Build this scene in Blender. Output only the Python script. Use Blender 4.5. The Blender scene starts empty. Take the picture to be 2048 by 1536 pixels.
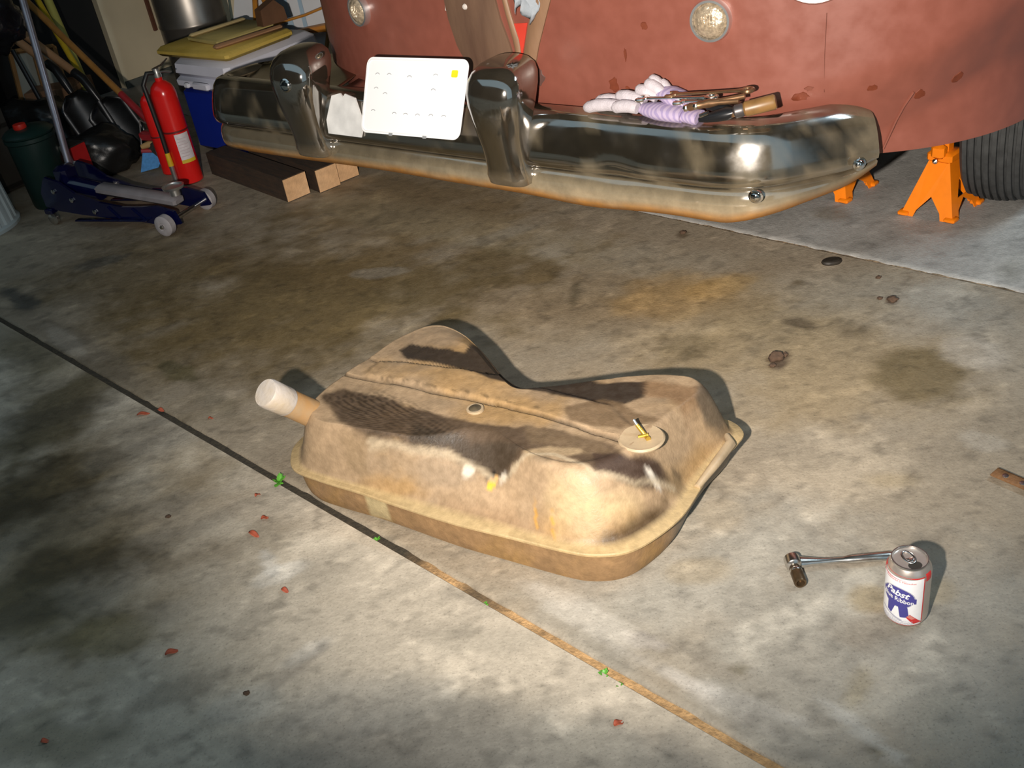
import bpy, bmesh, math, random
import numpy as np
from mathutils import Vector, Matrix

random.seed(7)
PI = math.pi
SC = bpy.context.scene
COL = SC.collection

# ---------------------------------------------------------------- camera
CAM_H = 1.25
cam_data = bpy.data.cameras.new('camera')
cam_data.sensor_width = 36.0
cam_data.lens = 36.0 * 2050.0 / 2048.0
cam_data.clip_start = 0.02
cam = bpy.data.objects.new('camera', cam_data)
COL.objects.link(cam)
cam.matrix_world = Matrix((
    (0.98602873, 0.16657540, 0.0, 0.0),
    (-0.08832748, 0.52284691, -0.84783806, 0.0),
    (-0.14122896, 0.83599267, 0.53025525, CAM_H),
    (0, 0, 0, 1)))
SC.camera = cam

# ---------------------------------------------------------------- sky, flash, exposure
world = bpy.data.worlds.new('evening_sky')
SC.world = world
world.use_nodes = True
bg = world.node_tree.nodes['Background']
bg.inputs['Color'].default_value = (0.60, 0.85, 1.0, 1)
bg.inputs['Strength'].default_value = 0.48
SC.view_settings.view_transform = 'Standard'
SC.view_settings.look = 'None'
SC.view_settings.exposure = 0.0
SC.view_settings.gamma = 1.0
SC.view_settings.use_curve_mapping = False

fl = bpy.data.lights.new('camera_flash', 'SPOT')
fl.energy = 480
fl.color = (1.0, 0.915, 0.82)
fl.spot_size = math.radians(77)
fl.spot_blend = 1.0
fl.shadow_soft_size = 0.018
flash = bpy.data.objects.new('camera_flash', fl)
COL.objects.link(flash)
FL_POS = Vector((-0.22, 0.04, 1.17))
FL_AIM = Vector((0.40, 2.6, 0.30))
flash.location = FL_POS
flash.rotation_euler = (FL_AIM - FL_POS).to_track_quat('-Z', 'Y').to_euler()

la_ = bpy.data.lights.new('cool_fill_light', 'AREA')
la_.shape = 'RECTANGLE'; la_.size = 1.2; la_.size_y = 0.25
la_.energy = 38; la_.color = (0.66, 0.86, 1.0)
cool_fill = bpy.data.objects.new('cool_fill_light', la_)
COL.objects.link(cool_fill)
cool_fill.location = (2.35, 1.55, 2.52)      # unseen fill added under the right half's ceiling for cool ambient light
cool_fill.rotation_euler = (0, 0, math.atan2(-0.743, 0.669))

# ---------------------------------------------------------------- helpers
def fbm(x, y, scale=1.0, octv=4, seed=0):
    x = np.asarray(x, float) * scale + 37.7 * seed + 1000
    y = np.asarray(y, float) * scale + 91.3 * seed + 1000
    out = np.zeros_like(x); amp = 1.0; tot = 0
    for o in range(octv):
        xi = np.floor(x).astype(np.int64); yi = np.floor(y).astype(np.int64)
        fx = x - xi; fy = y - yi
        fx = fx * fx * (3 - 2 * fx); fy = fy * fy * (3 - 2 * fy)
        def h(a, b):
            n = (a * 374761393 + b * 668265263 + (seed + o) * 1442695041) & 0xFFFFFFFF
            n = ((n ^ (n >> 13)) * 1274126177) & 0xFFFFFFFF
            return ((n ^ (n >> 16)) & 0xFFFF) / 65535.0
        v = (h(xi, yi) * (1 - fx) + h(xi + 1, yi) * fx) * (1 - fy) + (h(xi, yi + 1) * (1 - fx) + h(xi + 1, yi + 1) * fx) * fy
        out += v * amp; tot += amp; amp *= 0.55; x = x * 2.03; y = y * 2.03
    return out / tot

def smooth(a, b, x):
    t = np.clip((x - a) / (b - a), 0, 1)
    return t * t * (3 - 2 * t)

def blobw(x, y, b):
    """soft elliptical weight: b = (cx, cy, ax, ay, bx, by)"""
    dx = x - b[0]; dy = y - b[1]
    det = b[2] * b[5] - b[4] * b[3]
    p = (dx * b[5] - dy * b[4]) / det
    q = (-dx * b[3] + dy * b[2]) / det
    return p * p + q * q

def polyd(x, y, poly):
    """signed distance to a polygon, positive inside"""
    n = len(poly); d = np.full(x.shape, 1e9); ins = np.zeros(x.shape, bool)
    for i in range(n):
        x0, y0 = poly[i]; x1, y1 = poly[(i + 1) % n]
        ex, ey = x1 - x0, y1 - y0
        t = np.clip(((x - x0) * ex + (y - y0) * ey) / (ex * ex + ey * ey + 1e-12), 0, 1)
        d = np.minimum(d, np.hypot(x - x0 - t * ex, y - y0 - t * ey))
        c = ((y0 > y) != (y1 > y)) & (x < (x1 - x0) * (y - y0) / (y1 - y0 + 1e-12) + x0)
        ins ^= c
    return np.where(ins, d, -d)

def lined(x, y, pts):
    d = np.full(x.shape, 1e9)
    for (x0, y0), (x1, y1) in zip(pts[:-1], pts[1:]):
        ex, ey = x1 - x0, y1 - y0
        t = np.clip(((x - x0) * ex + (y - y0) * ey) / (ex * ex + ey * ey + 1e-12), 0, 1)
        d = np.minimum(d, np.hypot(x - x0 - t * ex, y - y0 - t * ey))
    return d

def mix(col, new, w):
    return col * (1 - w[:, None]) + np.array(new)[None, :] * w[:, None]

MATS = {}
def mat(name, col, rough=0.5, metal=0.0, col2=None, scale=12.0, var=0.18, bump=0.0, bscale=None, vcol=False, coat=0.0, spec=0.5, detail=5.0, stretch=None, rvar=0.0, speck=0.0):
    if name in MATS: return MATS[name]
    m = bpy.data.materials.new(name); m.use_nodes = True
    nt = m.node_tree; N = nt.nodes; L = nt.links
    b = N['Principled BSDF']
    b.inputs['Roughness'].default_value = rough
    b.inputs['Metallic'].default_value = metal
    b.inputs['Coat Weight'].default_value = coat
    b.inputs['Specular IOR Level'].default_value = spec
    tc = N.new('ShaderNodeTexCoord')
    vec = tc.outputs['Object']
    if stretch:
        mp = N.new('ShaderNodeMapping'); mp.inputs['Scale'].default_value = stretch
        L.new(vec, mp.inputs['Vector']); vec = mp.outputs['Vector']
    nz = N.new('ShaderNodeTexNoise'); nz.inputs['Scale'].default_value = scale; nz.inputs['Detail'].default_value = detail
    L.new(vec, nz.inputs['Vector'])
    cr = N.new('ShaderNodeValToRGB')
    cr.color_ramp.elements[0].position = 0.3; cr.color_ramp.elements[1].position = 0.7
    c2 = col2 if col2 else tuple(min(1, c * (1 + var)) for c in col)
    c1 = col if col2 else tuple(c * (1 - var) for c in col)
    if vcol:
        c1 = (1 - var,) * 3; c2 = (1 + var,) * 3
    cr.color_ramp.elements[0].color = (*c1, 1); cr.color_ramp.elements[1].color = (*c2, 1)
    L.new(nz.outputs['Fac'], cr.inputs['Fac'])
    if vcol:
        at = N.new('ShaderNodeAttribute'); at.attribute_name = 'Col'
        mx = N.new('ShaderNodeMix'); mx.data_type = 'RGBA'; mx.blend_type = 'MULTIPLY'
        mx.inputs[0].default_value = 1.0
        L.new(at.outputs['Color'], mx.inputs[6]); L.new(cr.outputs['Color'], mx.inputs[7])
        L.new(mx.outputs[2], b.inputs['Base Color'])
    else:
        L.new(cr.outputs['Color'], b.inputs['Base Color'])
    if speck:
        ns_ = N.new('ShaderNodeTexNoise'); ns_.inputs['Scale'].default_value = 230; ns_.inputs['Detail'].default_value = 3
        L.new(vec, ns_.inputs['Vector'])
        r2 = N.new('ShaderNodeValToRGB'); e = r2.color_ramp.elements
        e[0].position = .30; e[0].color = (1 - 1.6 * speck,) * 3 + (1,); e[1].position = .42; e[1].color = (1, 1, 1, 1)
        e2 = e.new(.60); e2.color = (1, 1, 1, 1); e3 = e.new(.72); e3.color = (1 + speck,) * 3 + (1,)
        m2 = N.new('ShaderNodeMix'); m2.data_type = 'RGBA'; m2.blend_type = 'MULTIPLY'; m2.inputs[0].default_value = 1
        L.new(ns_.outputs['Fac'], r2.inputs['Fac']); L.new(mx.outputs[2], m2.inputs[6]); L.new(r2.outputs['Color'], m2.inputs[7]); L.new(m2.outputs[2], b.inputs['Base Color'])
    if rvar:
        mr = N.new('ShaderNodeMapRange'); mr.inputs['To Min'].default_value = max(0.02, rough - rvar); mr.inputs['To Max'].default_value = min(1, rough + rvar)
        mr.inputs['From Min'].default_value = 0.3; mr.inputs['From Max'].default_value = 0.7
        L.new(nz.outputs['Fac'], mr.inputs['Value']); L.new(mr.outputs['Result'], b.inputs['Roughness'])
    if bump:
        n2 = N.new('ShaderNodeTexNoise'); n2.inputs['Scale'].default_value = bscale or scale * 4; n2.inputs['Detail'].default_value = 6
        L.new(vec, n2.inputs['Vector'])
        bp = N.new('ShaderNodeBump'); bp.inputs['Strength'].default_value = bump; bp.inputs['Distance'].default_value = 0.01
        L.new(n2.outputs['Fac'], bp.inputs['Height']); L.new(bp.outputs['Normal'], b.inputs['Normal'])
    MATS[name] = m
    return m

class MB:
    """collects vertices and faces for one mesh object"""
    def __init__(s): s.v = []; s.f = []
    def add(s, vs, fs):
        o = len(s.v); s.v += [tuple(map(float, p)) for p in vs]; s.f += [tuple(i + o for i in f) for f in fs]; return s
    def box(s, c, size, rot=None, bev=0.0, taper=1.0):
        hx, hy, hz = size[0] / 2, size[1] / 2, size[2] / 2
        R = rot if rot is not None else Matrix.Identity(3)
        c = Vector(c); vs = []
        b = min(bev, hx * .9, hy * .9, hz * .9)
        if b <= 0:
            for z in (-1, 1):
                k = taper if z > 0 else 1
                for x, y in ((-1, -1), (1, -1), (1, 1), (-1, 1)): vs.append(c + R @ Vector((x * hx * k, y * hy * k, z * hz)))
            return s.add(vs, [(0, 3, 2, 1), (4, 5, 6, 7), (0, 1, 5, 4), (1, 2, 6, 5), (2, 3, 7, 6), (3, 0, 4, 7)])
        rings = []
        for z, ins in ((-hz, b), (-hz + b, 0), (hz - b, 0), (hz, b)):
            k = 1 + (taper - 1) * (z + hz) / (2 * hz)
            ax, ay = hx * k - ins, hy * k - ins
            r = []
            for sx, sy in ((-1, -1), (1, -1), (1, 1), (-1, 1)):
                for (ex, ey) in (((0, b), (b, 0)) if (sx * sy > 0) else ((b, 0), (0, b))):
                    r.append(c + R @ Vector((sx * (ax - ex), sy * (ay - ey), z)))
            rings.append(r)
        return s.loft(rings, closed=True, cap=True)
    def loft(s, rings, closed=True, cap=False, wrap=False):
        n = len(rings[0]); vs = [p for r in rings for p in r]; fs = []
        R = len(rings)
        for i in range(R if wrap else R - 1):
            a = i * n; b = ((i + 1) % R) * n
            for j in range(n if closed else n - 1):
                k = (j + 1) % n
                fs.append((a + j, a + k, b + k, b + j))
        if cap:
            fs.append(tuple(range(n - 1, -1, -1))); fs.append(tuple((R - 1) * n + j for j in range(n)))
        return s.add(vs, fs)
    def lathe(s, prof, c=(0, 0, 0), seg=32, rot=None, flute=None):
        R = rot if rot is not None else Matrix.Identity(3); c = Vector(c); rings = []
        for r, z in prof:
            ring = []
            for k in range(seg):
                a = 2 * PI * k / seg
                rr = r * (1 + (flute[1] * (1 if math.cos(flute[0] * a) > 0 else -1) if flute else 0))
                ring.append(c + R @ Vector((rr * math.cos(a), rr * math.sin(a), z)))
            rings.append(ring)
        return s.loft(rings, True, True)
    def tube(s, pts, rad, seg=10, cap=True, flat=1.0):
        pts = [Vector(p) for p in pts]; n = len(pts)
        rr = rad if isinstance(rad, (list, tuple)) else [rad] * n
        rings = []; up = None
        for i in range(n):
            t = (pts[min(i + 1, n - 1)] - pts[max(i - 1, 0)]).normalized()
            if up is None:
                up = Vector((0, 0, 1)) if abs(t.z) < 0.9 else Vector((1, 0, 0))
            side = t.cross(up).normalized(); upv = side.cross(t).normalized(); up = upv
            rings.append([pts[i] + side * (rr[i] * math.cos(2 * PI * k / seg)) + upv * (rr[i] * flat * math.sin(2 * PI * k / seg)) for k in range(seg)])
        return s.loft(rings, True, cap)
    def prism(s, poly, h, M=None):
        """extrude a 2-D polygon (x,y) by h along z, then transform by M"""
        M = M or Matrix.Identity(4); n = len(poly)
        vs = [M @ Vector((x, y, 0)) for x, y in poly] + [M @ Vector((x, y, h)) for x, y in poly]
        fs = [tuple(range(n - 1, -1, -1)), tuple(range(n, 2 * n))] + [(i, (i + 1) % n, n + (i + 1) % n, n + i) for i in range(n)]
        return s.add(vs, fs)
    def grid(s, rows):
        n = len(rows[0]); vs = [p for r in rows for p in r]
        return s.add(vs, [(i * n + j, i * n + j + 1, (i + 1) * n + j + 1, (i + 1) * n + j) for i in range(len(rows) - 1) for j in range(n - 1)])
    def build(s, name, m, parent=None, sm=True, angle=40, col=None, fix=True):
        me = bpy.data.meshes.new(name)
        me.from_pydata(s.v, [], s.f); me.update()
        if fix:
            bm = bmesh.new(); bm.from_mesh(me); bmesh.ops.recalc_face_normals(bm, faces=bm.faces); bm.to_mesh(me); bm.free()
        if sm:
            me.polygons.foreach_set('use_smooth', [True] * len(me.polygons))
            try: me.set_sharp_from_angle(angle=math.radians(angle))
            except Exception: pass
        if m: me.materials.append(m)
        if col is not None:
            ca = me.color_attributes.new('Col', 'FLOAT_COLOR', 'POINT')
            arr = np.ones((len(s.v), 4), np.float32); arr[:, :3] = col
            ca.data.foreach_set('color', arr.ravel())
        o = bpy.data.objects.new(name, me); COL.objects.link(o)
        if parent: o.parent = parent
        return o

def thing(name, label, cat, loc=(0, 0, 0), rz=0.0, group=None):
    o = bpy.data.objects.new(name, None); COL.objects.link(o)
    o.empty_display_size = 0.05
    o.location = loc; o.rotation_euler = (0, 0, rz)
    o['label'] = label; o['category'] = cat
    if group: o['group'] = group
    return o
def tag(o, label, cat, group=None):
    o['label'] = label; o['category'] = cat
    if group: o['group'] = group
    return o
def struct(o): o['kind'] = 'structure'; return o
def rotz(a): return Matrix.Rotation(a, 3, 'Z')
def align(t):
    """3x3 whose z axis points along t"""
    return Vector(t).normalized().to_track_quat('Z', 'Y').to_matrix()

# garage frame: u runs along the floor joints, v into the garage
E_ = Vector((0.669, -0.743, 0)); M_ = Vector((0.743, 0.669, 0))
GA = math.atan2(-0.743, 0.669)
def uv(u, v, z=0.0): return E_ * u + M_ * v + Vector((0, 0, z))
V1, V2 = 0.803, 2.246          # the two floor joints
UL = -5.2                      # left wall

# ---------------------------------------------------------------- floor
GREY = np.array((0.28, 0.23, 0.168)); BROWN = np.array((0.20, 0.145, 0.07)); DARK = np.array((0.10, 0.075, 0.04))
m_floor = mat('stained_concrete', (1, 1, 1), rough=0.62, vcol=True, scale=60, var=0.09, bump=0.16, bscale=140, rvar=0.16, spec=0.35, speck=0.16)
m_dirt = mat('packed_soil', (0.05, 0.04, 0.025), rough=0.95, bump=0.4, scale=30)

def coords(lo, hi, a, b, fine, coarse):
    c = list(np.arange(lo, a, coarse)) + list(np.arange(a, b, fine)) + list(np.arange(b, hi, coarse)) + [hi]
    return np.array(c)

STAINS_SLAB = [  # (ellipse, colour, strength, hardness)
    ((0.4217, 1.123, 0.372, -0.1904, -0.1242, -0.2499), (0.285, 0.265, 0.225), 0.85, 0.9),
    ((0.1897, 2.299, 0.4867, -0.1756, -0.0407, -0.2858), (0.22, 0.155, 0.085), 0.65, 0.9),
    ((1.002, 1.957, 0.2252, -0.1964, -0.122, -0.2188), (0.26, 0.235, 0.195), 0.5, 0.9),
    ((-0.6027, 2.585, 0.584, 0.0571, 0.0919, -0.4654), (0.118, 0.080, 0.030), 0.92, 0.75),
    ((-0.1847, 3.094, 0.473, -0.379, -0.0289, -0.3966), (0.20, 0.14, 0.07), 0.75, 0.6),
    ((-1.029, 3.01, 0.4065, 0.0075, 0.1089, -0.3973), (0.115, 0.082, 0.038), 0.8, 0.75),
    ((0.1271, 2.545, 0.0833, 0.034, 0.0053, -0.1235), (0.13, 0.09, 0.04), 0.8, 0.4),
    ((0.2012, 2.38, 0.014, -0.0112, -0.0206, -0.0898), (0.11, 0.085, 0.05), 0.7, 0.3),
    ((-0.1223, 2.593, 0.2238, 0.0489, 0.0118, -0.1519), (0.12, 0.09, 0.045), 0.5, 0.6),
    ((0.4221, 2.298, 0.1405, 0.0021, -0.0154, -0.1152), (0.36, 0.22, 0.08), 0.55, 0.6),
    ((0.5499, 2.293, 0.0776, 0.0067, -0.0091, -0.0572), (0.42, 0.25, 0.08), 0.5, 0.6),
    ((0.6514, 1.937, 0.2488, -0.1937, -0.1005, -0.2323), (0.27, 0.195, 0.105), 0.65, 0.7),
    ((0.8558, 1.752, 0.0728, -0.0561, -0.049, -0.09), (0.13, 0.095, 0.045), 0.8, 0.5),
    ((0.4109, 2.03, 0.0583, 0.0008, -0.0068, -0.048), (0.13, 0.095, 0.05), 0.6, 0.5),
    ((0.5974, 1.911, 0.0266, 0.0157, -0.0006, -0.0339), (0.07, 0.045, 0.03), 0.9, 0.2),
    ((0.685, 2.057, 0.032, -0.0263, -0.0108, -0.0253), (0.09, 0.065, 0.04), 0.8, 0.3),
    ((0.7874, 1.996, 0.0347, -0.0287, -0.019, -0.0402), (0.10, 0.075, 0.045), 0.5, 0.5),
    ((0.923, 2.086, 0.0104, -0.0038, -0.0083, -0.0203), (0.07, 0.045, 0.03), 0.8, 0.2),
    ((0.7467, 2.244, 0.018, -0.0068, -0.005, -0.0151), (0.11, 0.08, 0.045), 0.8, 0.3),
    ((0.5459, 2.636, 0.0156, -0.0065, -0.006, -0.0257), (0.10, 0.07, 0.04), 0.8, 0.3),
    ((1.042, 2.042, 0.0763, -0.0988, -0.0597, -0.0982), (0.28, 0.27, 0.24), 0.5, 0.6),
    ((0.5116, 1.169, 0.0336, -0.008, -0.0121, -0.0311), (0.24, 0.185, 0.105), 0.7, 0.4),
    ((0.617, 1.167, 0.028, -0.0067, -0.0111, -0.0249), (0.25, 0.20, 0.12), 0.5, 0.5),
    ((0.6585, 1.45, 0.0585, -0.0162, -0.0122, -0.0299), (0.25, 0.19, 0.11), 0.5, 0.5),
    ((0.266, 1.301, 0.0491, -0.0121, -0.0073, -0.0296), (0.27, 0.21, 0.13), 0.5, 0.5),
    ((0.3357, 1.433, 0.038, -0.01, -0.0126, -0.0478), (0.40, 0.32, 0.22), 0.35, 0.2),
    ((0.4338, 1.008, 0.0125, -0.0132, -0.0294, -0.0362), (0.24, 0.20, 0.13), 0.6, 0.4),
    ((0.4169, 0.8992, 0.013, -0.0026, -0.0067, -0.017), (0.17, 0.145, 0.10), 0.7, 0.4),
    ((0.2073, 1.129, 0.0428, -0.0184, -0.0082, -0.0231), (0.19, 0.165, 0.13), 0.7, 0.2),
    ((0.2288, 1.087, 0.052, -0.0309, -0.0075, -0.016), (0.21, 0.18, 0.14), 0.6, 0.2),
    ((0.1492, 1.158, 0.0378, -0.0239, -0.0073, -0.0171), (0.30, 0.27, 0.24), 0.6, 0.2),
    ((0.2723, 1.075, 0.0117, -0.0026, -0.0027, -0.0095), (0.15, 0.13, 0.09), 0.7, 0.3),
    ((0.5171, 0.9261, 0.0391, -0.0081, -0.0211, -0.0471), (0.24, 0.225, 0.18), 0.35, 0.5),
    ((0.0487, 1.249, 0.0747, -0.0813, -0.0127, -0.0218), (0.46, 0.42, 0.36), 0.6, 0.4),
    ((0.2034, 1.048, 0.0865, -0.0925, -0.0119, -0.0162), (0.48, 0.44, 0.39), 0.65, 0.4),
    ((0.2679, 1.006, 0.0672, -0.0516, -0.0077, -0.0124), (0.50, 0.47, 0.43), 0.5, 0.4),
    ((0.4183, 0.9116, 0.0435, -0.0793, -0.0091, -0.0076), (0.46, 0.44, 0.40), 0.5, 0.4),
    ((0.2941, 0.9457, 0.0768, -0.1013, -0.0243, -0.0255), (0.21, 0.195, 0.165), 0.65, 0.5),
    ((0.098, 1.101, 0.0758, -0.0847, -0.0117, -0.0167), (0.23, 0.205, 0.165), 0.6, 0.5),
    ((-1.181, 2.583, 0.288, -0.3409, -0.0032, -0.0834), (0.15, 0.125, 0.095), 0.6, 0.5),
    ((-1.458, 2.961, 0.0824, -0.076, 0.01, -0.0605), (0.05, 0.05, 0.045), 0.8, 0.4),
    ((-1.221, 2.625, 0.1057, -0.1249, -0.0012, -0.048), (0.33, 0.29, 0.24), 0.5, 0.2),
    ((-0.8353, 2.321, 0.0722, -0.0653, -0, -0.0508), (0.09, 0.075, 0.035), 0.7, 0.2),
    ((-0.7174, 2.153, 0.0886, -0.104, -0.0112, -0.0655), (0.13, 0.11, 0.075), 0.5, 0.5),
    ((-1.257, 3.156, 0.0915, 0.0202, 0.0179, -0.0514), (0.075, 0.07, 0.06), 0.7, 0.3),
    ((-0.3231, 2.719, 0.0877, -0.0164, 0.002, -0.0339), (0.30, 0.28, 0.25), 0.35, 0.2),
    ((0.9908, 1.812, 0.0455, -0.0374, -0.0305, -0.0523), (0.42, 0.38, 0.33), 0.35, 0.2),
    ((0.861, 1.52, 0.0421, -0.0295, -0.0199, -0.0331), (0.46, 0.42, 0.36), 0.3, 0.2),
]
STAINS_FALLOFF_APRON = [
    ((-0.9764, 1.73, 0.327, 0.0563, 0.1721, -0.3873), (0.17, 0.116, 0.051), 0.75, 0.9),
    ((-0.1443, 1.008, 0.3011, -0.0607, -0.0054, -0.0924), (0.185, 0.17, 0.145), 0.8, 0.8),  # greyer concrete, deepened to stand in for the flash falling off
    ((0.1013, 0.9245, 0.1344, -0.1126, -0.03, -0.0458), (0.18, 0.165, 0.14), 0.7, 0.8),  # flash falloff painted on here too, over greyer concrete
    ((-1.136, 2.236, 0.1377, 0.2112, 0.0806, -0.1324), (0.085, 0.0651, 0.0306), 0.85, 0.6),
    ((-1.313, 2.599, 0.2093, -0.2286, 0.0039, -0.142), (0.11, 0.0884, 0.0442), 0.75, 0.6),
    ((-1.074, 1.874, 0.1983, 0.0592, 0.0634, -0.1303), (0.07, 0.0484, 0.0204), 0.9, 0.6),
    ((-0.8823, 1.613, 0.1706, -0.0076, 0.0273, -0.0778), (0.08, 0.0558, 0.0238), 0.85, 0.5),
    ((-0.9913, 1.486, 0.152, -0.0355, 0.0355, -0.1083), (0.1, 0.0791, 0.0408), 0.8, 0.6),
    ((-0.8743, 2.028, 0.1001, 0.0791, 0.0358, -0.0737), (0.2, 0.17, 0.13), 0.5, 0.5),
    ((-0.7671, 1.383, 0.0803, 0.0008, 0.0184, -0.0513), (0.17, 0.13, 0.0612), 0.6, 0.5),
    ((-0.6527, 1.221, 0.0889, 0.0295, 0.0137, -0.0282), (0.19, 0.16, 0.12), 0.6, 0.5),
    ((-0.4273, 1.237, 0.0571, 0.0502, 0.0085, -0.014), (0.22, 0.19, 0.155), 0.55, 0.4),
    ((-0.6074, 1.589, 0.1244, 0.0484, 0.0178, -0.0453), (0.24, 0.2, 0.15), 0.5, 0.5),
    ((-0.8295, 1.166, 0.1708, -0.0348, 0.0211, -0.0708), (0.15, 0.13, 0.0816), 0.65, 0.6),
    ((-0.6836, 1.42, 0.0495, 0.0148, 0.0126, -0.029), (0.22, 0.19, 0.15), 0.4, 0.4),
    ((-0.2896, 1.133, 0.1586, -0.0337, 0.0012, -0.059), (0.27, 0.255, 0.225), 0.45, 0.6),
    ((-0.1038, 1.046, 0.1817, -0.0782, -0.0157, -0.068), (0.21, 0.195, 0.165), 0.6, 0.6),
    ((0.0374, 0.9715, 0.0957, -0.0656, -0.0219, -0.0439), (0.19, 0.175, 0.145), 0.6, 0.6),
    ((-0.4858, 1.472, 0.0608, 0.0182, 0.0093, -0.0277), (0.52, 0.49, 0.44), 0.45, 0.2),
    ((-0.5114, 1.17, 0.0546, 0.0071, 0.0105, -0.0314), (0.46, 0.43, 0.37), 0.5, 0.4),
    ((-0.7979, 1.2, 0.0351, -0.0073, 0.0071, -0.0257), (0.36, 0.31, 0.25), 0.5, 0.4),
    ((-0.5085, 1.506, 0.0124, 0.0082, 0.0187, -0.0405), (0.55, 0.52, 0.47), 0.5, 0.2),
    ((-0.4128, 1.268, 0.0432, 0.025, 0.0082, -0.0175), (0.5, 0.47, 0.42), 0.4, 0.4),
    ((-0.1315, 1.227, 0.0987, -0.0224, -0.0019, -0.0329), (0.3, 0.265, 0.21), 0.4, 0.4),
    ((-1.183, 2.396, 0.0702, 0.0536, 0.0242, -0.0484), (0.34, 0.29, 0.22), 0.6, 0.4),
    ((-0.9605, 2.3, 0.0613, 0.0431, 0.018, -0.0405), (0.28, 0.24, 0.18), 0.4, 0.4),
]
def paint(x, y, base, patches, seed, streak=0.0):
    n1 = fbm(x, y, 1.6, 5, seed); n2 = fbm(x, y, 7.0, 5, seed + 3); n3 = fbm(x, y, 26.0, 4, seed + 5)
    sx, sy = x * 0.94 + y * 0.34, y * 0.94 - x * 0.34       # wiped and dragged marks
    st = fbm(sx * 0.35, sy * 1.5, 7.0, 5, seed + 13)
    col = np.tile(np.array(base), (len(x), 1)) * (0.84 + 0.20 * n1 + 0.12 * n2)[:, None]
    for b, c, s, hard in patches:
        q = np.sqrt(blobw(x, y, b)) + (n2 - 0.5) * 1.1 + (n3 - 0.5) * 0.5 + (st - 0.5) * 0.8
        w = s * (1 - smooth(1 - 0.75 * hard - 0.12, 1 + 0.6 * hard, q))
        c = np.array(c)[None, :] * (0.75 + 0.5 * n3)[:, None]
        col = col * (1 - w[:, None]) + c * w[:, None]
    col = col * (1 - (0.12 + streak) * smooth(0.50, 0.66, st))[:, None]
    pale = smooth(0.60, 0.74, fbm(sx * 0.6, sy, 11.0, 5, seed + 17))
    col = col * (1 + 0.28 * pale)[:, None]
    sp = smooth(0.66, 0.76, fbm(x, y, 40, 2, seed + 9))
    col = col * (1 - 0.25 * sp[:, None])
    lt = smooth(0.74, 0.82, fbm(x, y, 30, 2, seed + 11))
    col = col * (1 + 0.25 * lt[:, None])
    return np.clip(col, 0.01, 0.9)

floor = MB()
floor.box(uv(-1.0, -0.5, -0.06), (30, 20, 0.06), rotz(GA)).build('floor', m_dirt, sm=False)
floor = bpy.data.objects['floor']; struct(floor)
def slab(u0, u1, ufa, ufb, v0, v1, vfa, vfb, fine, base, patches, seed, streak=0.0):
    us = coords(u0, u1, ufa, ufb, fine, 0.25); vs = coords(v0, v1, vfa, vfb, fine, 0.25)
    U, V = np.meshgrid(us, vs)
    x = U * E_.x + V * M_.x; y = U * E_.y + V * M_.y
    Z = (fbm(x, y, 2.0, 3, seed) - 0.5) * 0.0016
    mb = MB(); rows = len(vs); cols = len(us)
    V_ = np.stack([x, y, np.minimum(Z, 0.0)], -1).reshape(-1, 3)
    mb.v = [tuple(p) for p in V_]
    idx = np.arange(rows * cols).reshape(rows, cols)
    mb.f = [tuple(q) for q in np.stack([idx[:-1, :-1], idx[:-1, 1:], idx[1:, 1:], idx[1:, :-1]], -1).reshape(-1, 4)]
    # rounded arrises and sides down to the soil
    for edge, (au, av) in ((idx[0, :], (0, -1)), (idx[-1, ::-1], (0, 1)), (idx[::-1, 0], (-1, 0)), (idx[:, -1], (1, 0))):
        k = len(edge); o = len(mb.v); d = E_ * au + M_ * av
        for dz, off in ((-0.004, 0.003), (-0.032, 0.003)):
            mb.v += [(mb.v[i][0] + d.x * off, mb.v[i][1] + d.y * off, dz) for i in edge]
        for i in range(k - 1):
            mb.f.append((edge[i], o + i, o + i + 1, edge[i + 1])); mb.f.append((o + i, o + k + i, o + k + i + 1, o + i + 1))
    a = np.array(mb.v)
    c = paint(a[:, 0], a[:, 1], base, patches, seed, streak)
    return mb.build('concrete_slab', m_floor, floor, col=c, fix=False, angle=60)
slab(-8, 5, -2.9, 0.3, -5.0, V1 - 0.010, -0.1, V1 - 0.010, 0.0105, (0.41, 0.355, 0.28), STAINS_FALLOFF_APRON, 1, 0.14)
slab(UL - 0.6, 4, -4.2, 0.3, V1 + 0.010, V2 - 0.005, V1 + 0.010, V2 - 0.005, 0.0115, GREY, STAINS_SLAB, 21)
slab(UL - 0.6, 4, -3.0, 0.2, V2 + 0.005, 8.0, V2 + 0.005, 3.0, 0.02, (0.33, 0.32, 0.30), [
    ((0.9609, 2.614, 0.049, -0.0214, -0.0179, -0.0503), (0.16, 0.13, 0.09), 0.6, 0.4), ((1.23, 2.133, 0.0406, -0.0158, -0.0349, -0.0688), (0.18, 0.17, 0.14), 0.5, 0.5)], 41)
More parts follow.
